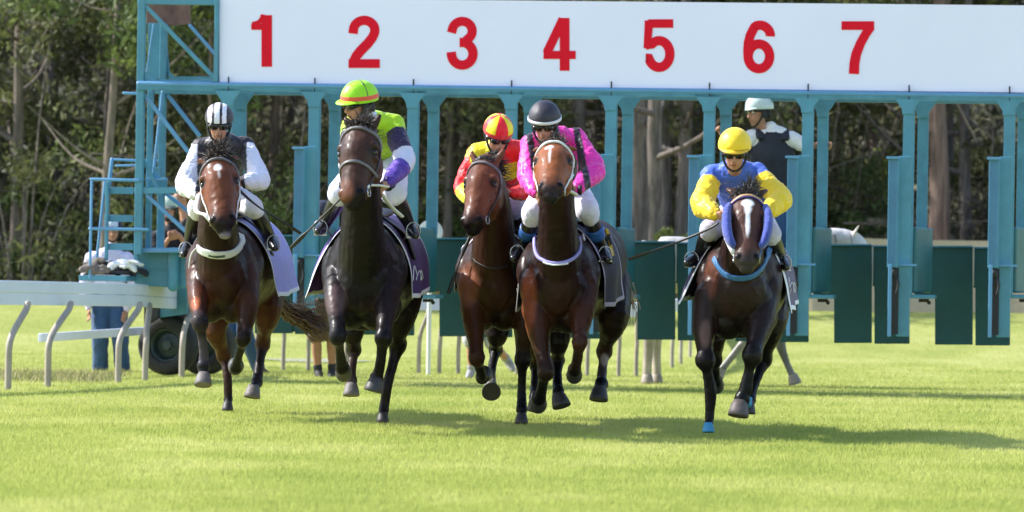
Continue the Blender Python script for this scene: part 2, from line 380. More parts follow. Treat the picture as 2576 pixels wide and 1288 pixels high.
GUM=[gum(11,9.5,.14,BM[0],LM[0]),gum(12,11,.18,BM[0],LM[1],low=.5),gum(13,8.5,.12,BM[1],LM[0],lean=.03),gum(14,10,.15,BM[1],LM[2],low=.55),gum(15,7.5,.09,BM[2],LM[1],lean=-.02,low=.35),gum(16,9,.13,BM[2],LM[0],low=.4)]
KG=['grey-brown barked gum tree','stout grey-brown gum tree','slender leaning reddish gum tree','rough reddish-brown trunked gum tree','thin pale-trunked gum sapling','pale smooth-barked gum tree']
def link_copy(name, me, parent=None, loc=(0,0,0), rz=0, sc=1):
    o=bpy.data.objects.new(name,me); COL.objects.link(o); o.location=loc; o.rotation_euler.z=rz; o.scale=(sc,)*3 if not hasattr(sc,'__len__') else sc
    if parent: o.parent=parent
    return o
def put_gum(px, D, kind, sc, label, g='gum trees in the bush behind the gate'):
    p=W(px,600,D); r=thing('gum_tree',label,'tree',(p.x,D,ground_z(0,D)-.05),g)
    r.rotation_euler.z=rnd.uniform(0,6.28); r.scale=(sc*rnd.uniform(.9,1.15),sc*rnd.uniform(.9,1.1),sc*rnd.uniform(.95,1.1))
    link_copy('trunk',GUM[kind][0],r); link_copy('crown',GUM[kind][1],r)
def bush_proto(seed, m, n, per, size, w_, h_):
    q=random.Random(seed); cl=[(q.gauss(0,w_*.45),q.gauss(0,w_*.3),abs(q.gauss(.35,.33))*h_,q.uniform(.18,.42)*h_*.6) for _ in range(n)]
    me=leaves_mesh('foliage',cl,per,size,m,seed); t=MB()
    for k in range(9):
        c=cl[k]; t.tube([(c[0]*.15,c[1]*.15,-.1),(c[0]*.5,c[1]*.5,c[2]*.6),(c[0],c[1],c[2])],[.02,.014,.005],n=5,sub=3)
    s=t.mesh('stems'); s.materials.append(BM[0]); return me,s
BU=[bush_proto(21,LM[1],16,130,.06,1.5,1.9),bush_proto(22,LM[0],18,120,.065,1.8,2.6),bush_proto(23,LM[2],16,120,.06,1.6,2.2),bush_proto(24,LM[3],20,120,.09,2.2,3.4),bush_proto(25,LM[1],12,150,.05,.9,1.1)]
KB=['bright green leafy shrub','tall olive shrub','dry brown-green scrub','dark dense thicket','low rounded green bush']
def put_bush(px,D,kind,sc,label,dz=0):
    p=W(px,600,D); r=thing('shrub',label,'shrub',(p.x,D,ground_z(0,D)-.05+dz),'shrubs in the bush behind the gate'); r.rotation_euler.z=rnd.uniform(0,6.28); r.scale=(sc,sc,sc)
    link_copy('foliage',BU[kind][0],r); link_copy('stems',BU[kind][1],r)
def between(px):
    """name what part of the gate the thing is seen through"""
    z=[(-9e9,''),(-1000,'far off beyond the left end of the rail'),(-500,'well beyond the left end of the gate'),(0,'beyond the left edge of the gate ladder'),(300,'left of the gate tower'),(345,'just left of the gate tower'),(560,'seen through the gate tower braces'),(790,'seen through the bay under number one'),(1038,'seen through the bay under number two'),(1285,'seen through the bay under number three'),(1535,'seen through the bay under number four'),(1782,'seen through the bay under number five'),(2030,'seen through the bay under number six'),(2284,'seen through the bay under number seven'),(2700,'past post eight at the right end'),(3100,'beyond the right end of the gate'),(9000,'far off beyond the right end of the gate')]
    for a,t in z[1:]:
        if px<a: return t
    return z[-1][1]
SP=[345,572,789,1037,1284,1535,1782,2030,2284,2600]
def place(px):
    t=between(px); i=max([k for k,a in enumerate(SP) if a<=px] or [-1])
    if i<1 or i>7: return t
    f=(px-SP[i])/(SP[i+1]-SP[i]); return t.replace('seen through the bay under number',('at the left of the bay under','mid-bay under','at the right of the bay under')[min(2,int(f*3))]+' number')
def labels(L,K):
    """labels that single out each plant: kind, place, and where two or three share both, their size"""
    grp={}
    for i,(a,D,k,c) in enumerate(L): grp.setdefault(K[k]+' '+place(a),[]).append(i)
    out={}
    for t,I in grp.items():
        I=sorted(I,key=lambda i:L[i][3]/L[i][1])[-3:]
        for r,i in enumerate(I): out[i]=t if len(I)==1 else (('smaller','larger') if len(I)==2 else ('smallest','middling','biggest'))[r]+' '+t
    return [(L[i],out[i]) for i in sorted(out)]
trees=[(40,58,5,.9),(140,62,0,1),(252,54,4,1.0),(262,60,5,.8),(330,66,1,1),(470,64,2,1),(500,56,4,.7),(690,60,2,.9),(735,66,0,1),(1000,62,0,1),(1122,60,5,.75),(1148,62,2,.8),(1225,60,5,.9),(1310,62,2,.9),(1440,60,0,1),(1500,66,1,.9),
 (1605,57,1,1.05),(1625,63,3,1.1),(1650,56,0,1.0),(1668,60,1,.95),(1690,66,3,1),(1715,58,0,.95),(1740,63,1,.9),(1590,68,0,1.1),(1870,58,1,.9),(1900,62,0,1),(1960,56,5,.85),(2000,64,1,1),(2120,66,0,.9),(2200,70,3,.8),(2352,54,3,1.25),(2372,60,1,1),(2430,58,0,1),(2520,62,3,1.1),(-60,60,1,1),(2640,58,0,1),(1385,68,3,1),(880,66,1,.9),(610,70,0,1),(1060,70,1,1)]
trees+=[(-1500+i*170,60+(i*7)%9,i%6,1) for i in range(8)]+[(2760+i*150,60+(i*5)%8,(i+2)%6,1) for i in range(6)]
trees=[(a,(D+7 if a>1780 else D+4),k,c) for a,D,k,c in trees]
for (px,D,k,sc),t in labels(trees,KG): put_gum(px,D,k,sc,t)
bushes=[(60,56,1,1.1),(150,58,0,1.2),(235,60,1,1.3),(300,57,0,1.0),(200,66,3,1.2),(310,68,1,1.6),(420,60,1,1.2),(480,62,0,1.3),(530,66,1,1.4),(650,58,0,.9),(700,62,1,1.2),(740,57,0,1.0),(640,66,2,1.4),(860,60,2,1.3),(960,64,2,1.4),
 (1010,62,3,1.1),(1110,66,2,1.3),(1190,60,0,.9),(1240,64,1,1.2),(1420,62,1,1.3),(1500,60,2,1.1),(1560,64,2,1.0),(1710,55,4,1.1),(1690,68,2,1.5),(1760,66,0,1.1),(1900,66,1,1.2),(2120,62,2,1.2),(2170,58,0,1.1),(2210,60,0,1.2),(2260,64,1,1.3),(2150,68,3,1.4),(2250,56,2,.8),(2420,58,1,1.1),(2540,60,0,1.2),(-50,62,0,1.3),(2640,60,1,1.2),(820,68,3,1.4),(1340,68,3,1.2),(600,60,1,.9)]
bushes=[(a,(D+7 if a>1780 else D+4),k,c) for a,D,k,c in bushes]
bushes+=[(-1600+i*120,60+(i*5)%8,(i*3)%4,1.4) for i in range(12)]+[(2740+i*130,60+(i*3)%7,(i*3)%4,1.3) for i in range(7)]
bushes+=[(q_,D_,k_,c_) for q_,D_,k_,c_ in zip(range(-60,2700,62),[66,70,64,68,72,65,69]*7,[1,0,2,1,2,4,1,0,2]*5,[1.3,1.0,1.2,1.5,1.0,1.3]*8)]
for (px,D,k,sc),t in labels(bushes,KB): put_bush(px,D,k,sc,t)
# dead fallen twigs and bare sticks
tw=MB(); q=random.Random(5)
for k in range(260):
    x=q.uniform(-11,11); y=q.uniform(60,72); L=q.uniform(.8,3.2); a=q.uniform(-.5,.5) if q.random()<.45 else q.uniform(.9,2.2); z=ground_z(0,y)+q.uniform(0,3.6)
    p=V(x,y,z); e=p+V(math.cos(a)*L,q.uniform(-.4,.4),math.sin(a)*L); mdl=(p+e)/2+V(q.uniform(-.15,.15),0,q.uniform(-.15,.15)); r=q.uniform(.008,.022)
    tw.tube([p,mdl,e],[r,r*.8,r*.4],n=4,sub=2,cap=False)
tag(tw.build('dead_twigs',mat('dead_twig',(.14,.115,.09),.9,var=.3)),'tangle of bare grey dead twigs and fallen branches among the trees','twigs',kind='stuff')
# the far wood, one mass
q=random.Random(9); cl=[(q.uniform(-34,34),q.uniform(78,100),q.uniform(0,15)+.8,q.uniform(1.0,2.0)) for _ in range(1500)]
me=leaves_mesh('far_forest',cl,95,.17,LM[3],77,.42); o=bpy.data.objects.new('far_forest',me); COL.objects.link(o)
tag(o,'dark far-off eucalypt forest closing the whole background','forest',kind='stuff')
me=bpy.data.meshes.new('backdrop_hill'); vs=[(x,106+.004*x*x*.3+(0 if k==0 else 14),-1 if k==0 else 17+1.5*math.sin(x*.13)) for x in range(-90,91,6) for k in (0,1)]  # opaque slope added behind the wood to shut out sky gaps
me.from_pydata(vs,[],[(2*i,2*i+2,2*i+3,2*i+1) for i in range(30)]); me.materials.append(mat('backdrop_brown',(.13,.125,.08),.95,var=.5,scale=.8)); o=bpy.data.objects.new('backdrop_hill',me); COL.objects.link(o); tag(o,None,None,kind='structure')
# ------------------------------------------------------------------ far sandy track
me=bpy.data.meshes.new('sand_track'); a=3.4
pts=[];fs=[]
for i,x in enumerate(np.linspace(3.1,22,14)):
    yy=57.3+.12*math.sin(x); zt=1.72-.016*(x-6.5)*.0; t0=0 if i else .55
    for k,(dy,z) in enumerate(((0,.30),(.5,zt-t0),(3.0,zt+.02-t0),(3.8,.60))): pts.append((x,yy+dy,z+(0.02*math.sin(3*x) if k in(1,2) else 0)))
for i in range(13):
    for k in range(3): fs.append((i*4+k,(i+1)*4+k,(i+1)*4+k+1,i*4+k+1))
me.from_pydata(pts,[],fs); me.materials.append(mat('sand',(.42,.33,.21),.95,var=.15,scale=4)); o=bpy.data.objects.new('sand_track',me); COL.objects.link(o); tag(o,None,None,kind='structure')
# ------------------------------------------------------------------ starting gate
TH=math.radians(8); GX=V(math.cos(TH),-math.sin(TH),0); GN=V(math.sin(TH),math.cos(TH),0); G0=V(0,37.6,0)
def G(px,py,back=0.0):
    d=_R*(px-1288)+_U*(644-py)+_F*FPX; t=((G0+GN*back-CAM).dot(GN))/d.dot(GN); return CAM+d*t
GS=FPX/37.6
teal=mat('teal_paint',(.068,.24,.335),.42,var=.15,scale=4,bump=.08,bscale=30)
teal2=mat('teal_paint_dark',(.06,.215,.30),.5,var=.22,scale=5,bump=.1,bscale=30)  # darker, rougher and more mottled copy of the teal
teall=mat('teal_tube_paint',(.10,.27,.47),.35,var=.1,scale=4)
dgreen=mat('dark_green_padding',(.0035,.062,.06),.55,var=.18,scale=3,bump=.15,bscale=25)
black=mat('black_rubber',(.012,.012,.013),.6,var=.3,bump=.2)
rust=mat('rusty_plate',(.16,.085,.065),.85,var=.45,scale=6,bump=.3)
boardm=mat('board_white',(.79,.78,.97),.4,var=.02,scale=1.2)
redm=mat('numeral_red',(.72,.008,.025),.6,var=.04,spec=.12)
steel=mat('steel',(.4,.4,.42),.35,metal=.9,var=.2)
gate=thing('starting_gate','teal steel racing starting gate topped by a white board numbered 1 to 7','starting gate',G(1288,0,0.3).xy.to_3d())
def gpost(name,px,y0,y1,wpx,back,t=.09,m=teal,par=gate,extra=None):
    A=G(px,(y0+y1)/2,back); z0=G(px,y1,back).z; z1=G(px,y0,back).z; b=MB(); b.bar((A.x,A.y,z0),(A.x,A.y,z1),wpx/GS,t,GN)
    if extra: extra(b)
    return b.build(name,m,par,bevel=.006)
def gbar(name,x0,y0,x1,y1,wpx,back,t=.06,m=teal,par=gate,back2=None):
    b=MB(); b.bar(G(x0,y0,back),G(x1,y1,back if back2 is None else back2),wpx/GS,t,GN); return b.build(name,m,par,bevel=.004)
def gpipe(name,x0,y0,x1,y1,wpx,back,m=teall,par=gate,back2=None):
    b=MB(); b.tube([G(x0,y0,back),G(x1,y1,back if back2 is None else back2)],[wpx/GS/2]*2,n=12,sub=2); return b.build(name,m,par,smooth=True)
def gplate(name,poly,back,t=.02,m=teal,par=gate,bevel=.003):
    """flat steel plate of outline poly in the gate's plane, t thick"""
    b=MB(); n=len(poly); F=[G(x,y,back) for x,y in poly]; K=[p+GN*t for p in F]
    i=0; b.v=[tuple(p) for p in F+K]; b.f=[tuple(range(n-1,-1,-1)),tuple(range(n,2*n))]+[(k,(k+1)%n,n+(k+1)%n,n+k) for k in range(n)]; b.mi=[0]*(n+2)
    o=b.build(name,m,par,bevel=bevel)
    bm=bmesh.new(); bm.from_mesh(o.data); bmesh.ops.recalc_face_normals(bm,faces=bm.faces); bm.to_mesh(o.data); bm.free(); return o
def yb(x): return 208+(x-552)*.01212      # bottom edge of the number board
FP=[572,789,1037,1284,1535,1782,2030,2284,2537]; RP=[604,841,1089,1331,1578,1825,2069,2321,2572]
# number board and numerals
board=gplate('number_board',[(552,-6),(2625,14),(2625,yb(2625)),(552,yb(552))],-.03,.03,boardm,bevel=0)
XN=[0.0]*8
def ribbon(b,pts,wid,z,t=.004,X0=0,Y0=0,hsc=1,back=-.034):
    """solid stroke of constant width along pts (numeral units), front face z proud"""
    pts=[Vector((p[0],p[1])) for p in pts]; n=len(pts); L=[];R=[]
    for i,p in enumerate(pts):
        d=(pts[min(i+1,n-1)]-pts[max(i-1,0)]).normalized(); nn=Vector((-d.y,d.x)); w_=wid[i] if hasattr(wid,'__len__') else wid
        L.append(p+nn*w_/2); R.append(p-nn*w_/2)
    i0=len(b.v)
    for q in L+R: b.v.append(tuple(G(X0+q.x*hsc,Y0+q.y*hsc,back-z)))
    for q in L+R: b.v.append(tuple(G(X0+q.x*hsc,Y0+q.y*hsc,back+.003)))
    m=2*n
    for i in range(n-1):
        b.f.append((i0+i,i0+i+1,i0+n+i+1,i0+n+i)); b.f.append((i0+i,i0+m+i,i0+m+i+1,i0+i+1)); b.f.append((i0+n+i,i0+n+i+1,i0+m+n+i+1,i0+m+n+i))
    b.f.append((i0,i0+n,i0+m+n,i0+m)); b.f.append((i0+n-1,i0+m+n-1,i0+m+2*n-1,i0+2*n-1)); b.mi+=[0]*(3*(n-1)+2)
def arc(cx,cy,rx,ry,a0,a1,n=22): return [(cx+rx*math.cos(math.radians(a0+(a1-a0)*k/n)),cy-ry*math.sin(math.radians(a0+(a1-a0)*k/n))) for k in range(n+1)]
def numeral(d,cx,top,H):
    # glyph box: x -.31...31, y 0..1 (down)
    b=MB(); w_=.185; kw=dict(X0=cx,Y0=top,hsc=H); rb=lambda p,wd=w_,z=0: ribbon(b,p,wd,z,**kw)
    if d==1:
        rb([(.1,0),(.1,1)],.205); rb([(-.2,.225),(-.06,.225),(.01,.225)],.12,.0015); rb(arc(-.19,-.02,.215,.20,-88,-2,10),[.10]*4+[.085]*7,.001)
    if d==2:
        rb([(-.215,.34)]+arc(0,.275,.205,.19,172,-22,26)+[(.155,.42),(.06,.54),(-.06,.66),(-.15,.77),(-.195,.87),(-.2,.93)],[.18]*28+[.185,.19,.19,.19,.19,.18]) ; rb([(-.3,.915),(.3,.915)],.17,.0015)
    if d==3:
        rb([(-.215,.30)]+arc(-.01,.265,.19,.185,170,-62,24)+[(.03,.478),(-.06,.478)],.175); rb([(-.06,.483),(.03,.483)]+arc(-.01,.70,.205,.215,68,-172,26)+[(-.22,.665)],.178,.0015)
    if d==4:
        rb([(.1,0),(.1,1)],.185); rb([(-.3,.70),(.31,.70)],.155,.0015); rb([(.07,.02),(-.235,.66)],[.17,.17],.0008)
    if d==5:
        rb([(-.21,.085),(.27,.085)],.165); rb([(-.190,.03),(-.228,.56)],[.165,.14],.0015); rb([(-.262,.545),(-.20,.50)]+arc(.0,.665,.205,.255,135,-165,28)+[(-.225,.74)],[.10,.15]+[.18]*30,.0008)
    if d==6:
        rb(arc(.0,.68,.205,.235,0,360,40)+[(.205,.672)],.18); rb([(.215,.30)]+arc(.02,.30,.2,.215,10,120,14)+[(-.165,.28),(-.2,.42),(-.21,.56),(-.205,.70)],.178,.0015)
    if d==7:
        rb([(-.31,.085),(.31,.085)],.165); rb([(.235,.12),(.15,.24),(.05,.42),(-.03,.62),(-.065,.8),(-.075,1)],[.17,.17,.175,.185,.19,.195],.0015)
    o=b.build('numeral',redm,None); attach(o,board)
    bm=bmesh.new(); bm.from_mesh(o.data); bmesh.ops.recalc_face_normals(bm,faces=bm.faces); bm.to_mesh(o.data); bm.free(); return o
for d,cx,top,bot in ((1,658,38,168),(2,916,40,171),(3,1164,43,175),(4,1407,45,178),(5,1658,48,180),(6,1909,52,184),(7,2158,53,186)):
    o=numeral(d,cx,top,bot-top); o['label']='red numeral %d'%d
# beams under the board
gpipe('header_pipe',349,210,2625,yb(2625)+9,13,-.05)
gbar('header_beam',347,221,2625,yb(2625)+17,12,-.02,.09,teal2)
gbar('rear_header_beam',392,228,2640,yb(2625)+22,16,.72,.09,teal2)
gbar('top_beam',347,3,551,5,16,0,.07)
def gusset(x,y,back,hw=14,m=teal):
    gplate('gusset',[(x-36,y),(x+38,y),(x+16,y+30),(x+hw,y+44),(x-hw,y+44),(x-hw-2,y+30)],back-.012,.02,m)
for i,(f,r) in enumerate(zip(FP,RP)):
    yt=yb(f)+14
    gpost('front_post',f,yt,742 if i else 700,28,0,.10); gusset(f,yt,-.053)
    gpost('rear_post',r,yt+6,590,27,.7,.10,teal2); gusset(r,yt+10,.645,13,teal2)
    b=MB(); p=G(f+3,yt-20,-.06); b.tube([p-V(0,0,.10),p+V(0,0,.03)],[.008,.008],n=6,sub=1); b.build('bolt',black,gate)
# side pads between front and rear post, foot plates and the swung-open front doors
for i,f in enumerate(FP):
    if i==0: continue
    ds=.013*(f-1288)
    A=G(f+14,570,.02); b=MB(); zt=G(f+30,572,.2).z; zb=G(f+30,737,.2).z
    cen=(G(f+12,650,.03)+G(f+54,650,.8))/2; cen.z=(zt+zb)/2; dv=(G(f+54,650,.8)-G(f+12,650,.03)); dv.z=0; L=dv.length; dv.normalize()
    b.box(cen,L/2,.035,(zt-zb)/2,dv,V(-dv.y,dv.x,0)); b.build('side_pad',mat('pad_vinyl',(.030,.14,.155),.45,var=.2,scale=4),gate,bevel=.02)
    b=MB(); p=G(f+34,746+ds*.0,.25); b.box(p,.14,.28,.018,GX,GN); b.build('foot_plate',teal,gate,bevel=.005)
    b=MB(); p=G(f+40,756,.2); b.box(p,.05,.03,.016,GX,GN); b.ball(p+GX*.05-V(0,0,.02),.02); b.build('latch',black,gate)
    # front door leaves, folded open toward the runners
    yt=388+ds*.5; yb2=839+ds*.6 if f>1500 else 775+.0*f
    if f<1000: yt=370; yb2=776
    dr=gpost('front_door',f-37,yt,yt+278,26,-.5,.03,teal)
    for k in range(6):
        x=f-47+k*4; b=MB(); a=G(x,yt+8,-.52); c=G(x,yt+268,-.52); b.bar(a,(a.x,a.y,c.z),.007,.012,GN); attach(b.build('rib',teall),dr)
    b=MB(); a=G(f-37,yt+2,-.53); b.box(a,.065,.03,.012,GX,GN); attach(b.build('rail',teall),dr)
    gpost('front_door',f-10,yt-2,yb2,32,-.38,.035,teal)
    gpost('door_edge',f-46,yt+270,yb2,9,-.55,.04,teall)
    b=MB(); a=G(f-33,(yt+270+yb2)/2,-.44); z1=G(f-33,yt+279,-.44).z; z0=G(f-33,yb2-6,-.44).z; b.bar((a.x,a.y,z0),(a.x,a.y,z1),.07,.02,GN); b.build('recess_strip',black,gate)  # black strip stands in for the shade of the door recess
    b=MB(); p=G(f-35,yt+292,-.5); b.ball(p,(.03,.03,.05)); b.tube([p,p+V(.04,-.02,-.1),p+V(.02,-.03,-.2)],[.012,.014,.01],n=6); b.build('door_catch',black,gate,smooth=True)
    b=MB(); a=G(f-4,yt+272,-.43); b.box(a,.10,.02,.010,GX,GN); b.build('door_rail',teall,gate)
# dark green tail doors
for i in range(len(FP)-1):
    f=FP[i]; q_=FP[i+1]; sl_=.016*(f-2030); T=617+sl_; B=863+sl_*1.05; Mi=745+sl_
    x0=f+68;x1=f+163;x2=f+169.5;x3=q_+4
    L=gplate('tail_door',[(f+16,T),(x1,T),(x1,B),(x0,B),(x0,Mi),(f+16,Mi)],1.1,.05,dgreen,bevel=.008)
    R=gplate('tail_door',[(x2-5,T+3),(x3,T+3),(x3,B+2),(x2,B+2),(x2,Mi-25),(x2-5,Mi-25)],1.1,.05,dgreen,bevel=.008)
    b=MB(); a=G((f+16+x1)/2,T-2,1.09); b.bar(G(f+16,T-1,1.09),G(x1,T-1,1.09),.016,.07,GN); attach(b.build('top_edge',teal2),L)
    b=MB(); b.bar(G(x2-5,T+2,1.09),G(x3,T+2,1.09),.016,.07,GN); attach(b.build('top_edge',teal2),R)
    b=MB(); a=G(x2-3,T+2,1.07); c=G(x2-3,Mi-30,1.07); b.bar((a.x,a.y,c.z),(a.x,a.y,a.z),.010,.02,GN); attach(b.build('edge_strip',mat('pale_strip',(.4,.38,.33),.6)),R)
gplate('tail_door',[(712,598),(747,598),(747,835),(712,835)],1.12,.05,dgreen)
# ---- left tower
gpost('tower_post',353,-4,640,19,0,.08); gpost('tower_post',545.5,-2,206,11,-.035,.07)
gpost('tower_post',376,228,640,14,.35,.07); gpost('tower_post',408,60,640,17,.72,.08,teal2)
gplate('brace_plate',[(372,58),(415,58),(427,190),(372,205)],.74,.02,teal2)
gplate('rusty_sign_back',[(369,8),(478,8),(478,60),(440,64),(369,60)],.80,.03,rust)
gbar('brace',366,14,545,202,10,-.01,.04); gpipe('brace',386,62,368,186,4,.3)
gbar('brace',476,62,541,136,8,.72,.03,teall)
gplate('gusset',[(363,180),(392,200),(540,200),(540,209),(363,209)],-.02,.02,teal)
gbar('brace',424,196,545,196,7,.72,.04,teal2)
gplate('gusset',[(424,178),(440,194),(424,196)],.70,.02,teal2)
gpipe('stub_pipe',311,234,350,236,7,0)
gbar('brace',363,238,474,383,10,.02,.035,teall); gbar('brace',418,234,503,343,10,.72,.035,teall)
gbar('brace',360,400,396,472,9,.05,.03,teal); gpipe('stay_rod',409,232,386,438,8,.2)
gbar('cross_beam',340,480,486,478,16,.02,.07); gbar('brace',368,490,478,592,9,.02,.04,teall); gbar('brace',418,488,484,540,9,.72,.04,teall)
gplate('control_box',[(384,420),(402,420),(402,447),(384,447)],.1,.10,teal); gbar('box_shelf',368,452,420,450,7,.1,.1,teall)
gplate('tower_plate',[(372,447),(420,447),(420,470),(372,470)],.3,.02,teal)
# ladder and platform at the left end
gpipe('handrail',229,451,349,454,8,-.05); gpipe('handrail',226,575,372,578,8,-.05)
gpipe('ladder_upright',231,451,226,700,7,-.05); gpipe('ladder_upright',264,456,243,655,7,.35)
gpost('ladder_stile',269,458,655,8,.1,.05); gpost('ladder_stile',344,455,655,10,.12,.05)
for y in (477,547,618): 
    b=MB(); p=G(306,y,.25); b.box(p,.15,.11,.012,GX,GN); b.box(p-GN*.11+V(0,0,-.012),.15,.008,.034,GX,GN); b.build('ladder_step',teal,gate,bevel=.004)
gpipe('handrail',281,401,339,404,7,.4); gpipe('handrail',292,417,385,415,6,.7); gpipe('ladder_stile',282,401,274,466,10,.4); gpipe('handrail',339,403,404,404,5,.7)
b=MB(); p=G(276,700,.25); b.box(p,.245,.3,.028,GX,GN); b.build('platform',teal,gate,bevel=.006)
# tool box, cylinder, wheels
bx=gplate('tool_box',[(338,632),(482,636),(482,726),(338,718)],.35,.6,teal,bevel=.012)
b=MB(); b.bar(G(364,630,.34),G(480,630,.34),.05,.55,GN); attach(b.build('lid',teall,bevel=.01),bx)
b=MB(); b.bar(G(338,678,.344),G(482,682,.344),.004,.006,GN); attach(b.build('seam',teal2),bx)
b=MB(); p=G(436,678,.28); b.tube([p-V(0,0,.17),p+V(0,0,.17)],[.055,.055],n=18,sub=2); b.build('hydraulic_cylinder',teal,gate,smooth=True)
gplate('axle_frame',[(352,718),(470,722),(470,790),(395,800),(385,770),(352,760)],1.35,.3,teal2)
gplate('axle_frame',[(362,755),(395,755),(395,800),(362,820)],1.2,.15,black)
tyre_m=mat('tyre_rubber',(.018,.017,.018),.75,var=.3,scale=8,bump=.4,bscale=50); rimm=mat('rim_dark',(.03,.045,.045),.4,metal=.3,var=.3)
def wheel(px,py,back,R,wd,ax):
    c=G(px,py,back); b=MB()
    b.lathe(c,ax,[(R*.56,-wd/2),(R*.62,-wd*.54),(R*.86,-wd*.53),(R*.96,-wd*.42),(R,-wd*.25),(R,wd*.25),(R*.96,wd*.42),(R*.86,wd*.53),(R*.62,wd*.54),(R*.56,wd/2)],48)
    wh=b.build('wheel',tyre_m,gate,smooth=True)
    b=MB(); b.lathe(c,ax,[(R*.565,-wd*.42),(R*.565,wd*.42),(R*.50,wd*.42),(R*.46,-wd*.1),(R*.34,-wd*.02),(R*.22,-wd*.14),(R*.0+.001,-wd*.14),(.001,-wd*.02),(R*.2,.0),(R*.34,wd*.08),(R*.44,-wd*.1),(R*.5,-wd*.42)],40); rm=b.build('rim',rimm,None,smooth=True); attach(rm,wh)
    b=MB(); u=Vector(ax).orthogonal().normalized(); v=Vector(ax).cross(u)
    for k in range(6): b.disc(c-Vector(ax)*wd*.16+(u*math.cos(k*1.047)+v*math.sin(k*1.047))*R*.14,.013,.05,ax,8)
    b.disc(c-Vector(ax)*wd*.18,.045,.05,ax,16); attach(b.build('hub',rimm,None),wh)
wax=V(.22,.975,0).normalized(); wheel(425,868,1.55,.315,.26,wax); wheel(515,868,2.05,.315,.26,wax)
# folded coats on the ladder platform
def cloth_heap(name,label,px,py,back,w_,h_,m,seed):
    q=random.Random(seed); b=MB(); c=G(px,py,back)
    for k in range(14):
        a=c+GX*q.uniform(-w_,w_)+GN*q.uniform(-.16,.16)+V(0,0,q.uniform(-.5,.9)*h_); e=a+GX*q.uniform(-.18,.18)+GN*q.uniform(-.1,.1)+V(0,0,q.uniform(-.06,.05))
        b.tube([a,(a+e)/2+V(0,0,.03),e],[(q.uniform(.02,.045),q.uniform(.012,.022))]*3,n=8,sub=3)
    b.box(c-V(0,0,h_*.45),w_*1.1,.18,h_*.42,GX,GN)
    o=organic(b,name,.012,m,None,smooth=5,wr=(.008,14)); tag(o,label,'coat')
cloth_heap('folded_coat','dark crumpled coat lying on the ladder platform of the gate',300,680,.2,.11,.045,mat('coat_dark',(.045,.04,.05),.85,var=.35,bump=.3),3)
cloth_heap('folded_coat','grey-brown crumpled coat at the left side of the ladder platform',255,678,.12,.06,.055,mat('coat_brown',(.15,.12,.10),.85,var=.3,bump=.3),4)
cloth_heap('folded_coat','small white cloth on top of the dark coats on the platform',318,668,.05,.03,.015,mat('coat_white',(.7,.7,.74),.85,var=.1,bump=.3),8)
# ------------------------------------------------------------------ running rail
railm=mat('rail_white',(.64,.67,.80),.45,var=.06,scale=2); postm=mat('rail_post',(.34,.29,.24),.6,var=.18,scale=5)
def plank(name,A,B,h,t,par,m=railm):
    b=MB(); n=(B-A).cross(V(0,0,1)).normalized(); b.bar(A,B,h,t,n); o=b.build(name,m,par,bevel=.008); return o
def goose(par,foot,top,kx,name='rail_post',r=.026,m=postm):
    """goose-neck post from the foot, straight up then curving over to carry the rail"""
    H=top.z-foot.z; P=[foot-V(0,0,.1),foot+V(.0,0,H*.30),foot+V(.006,0,H*.52)]
    d=top-foot; P+=[foot+V(d.x*.22,d.y*.2,H*.66),foot+V(d.x*.62,d.y*.6,H*.82),foot+V(d.x*.92,d.y*.9,H*.93),top]
    b=MB(); b.tube(P,[r]*len(P),n=12,sub=5); return b.build(name,m,par,smooth=True)
fA=W(150,738,36.9); fB=W(330,742,38.0); fC=W(478,752,40.0); fA0=W(-60,735,34.6)
f1=thing('running_rail','white two-plank running rail on goose-neck posts in front of the tyre at far left','rail',(fB.x,fB.y,0))
fA1=W(-760,735,31.0)
for a,b_ in ((fA1,fA0),(fA0,fB),(fB,fC)):
    for k,dz in enumerate((.058,-.058)): plank('rail_plank',a+V(0,0,dz),b_+V(0,0,dz),.113,.05,f1)
plank('lower_plank',W(100,850,37.4),W(385,831,40.4),.085,.04,f1)
for (fx,fy,tx,ty,D,D2) in ((297,962,352,766,37.1,37.7),(365,955,376,768,38.0,38.5),(457,947,478,776,39.2,39.6),(120,972,178,764,35.6,36.3),(20,985,70,764,34.6,35.0),(-150,985,-110,764,33.8,34.0),(-420,985,-380,764,32.4,32.6),(-680,985,-640,764,31.2,31.4)):
    ft=W(fx,fy,D); ft.z=0; goose(f1,ft,W(tx,ty,D2),0,r=.031)
f2=thing('running_rail','white running rail on goose-neck posts seen under and between the dark green tail doors','rail',(0,42.2,0))
yy=[(640,.78,42.4),(1082,.78,42.2),(1600,.74,42.2)]
pp=[]
for x,z,D in yy:
    p=W(x,780,D); p.z=z; pp.append(p)
e=[W(1600,0,42.2),W(1690,0,46),W(1725,0,50),W(1760,0,55),W(1800,0,62)]
for k,p in enumerate(e): p.z=.74+.0*k
for a,b_ in zip(pp,pp[1:]): plank('rail_plank',a,b_,.16,.05,f2)
for a,b_ in zip(e,e[1:]): plank('rail_plank',a,b_,.16,.05,f2)
for x,D,dx in ((645,42.4,0),(712,42.3,8),(775,42.3,12),(870,42.3,20),(960,42.2,15),(1053,42.1,24),(1105,42.1,12),(1152,42.1,14),(1300,42.2,14),(1400,42.2,10),(1477,42.2,6),(1556,42.2,4),(1600,42.3,3),(1690,46,2),(1712,48,2),(1735,50.5,2),(1753,53,2)):
    ft=W(x,940,D); ft.z=ground_z(0,D); tp=W(x+dx,830,D-.02); tp.z=.70; goose(f2,ft,tp,0,r=.024)
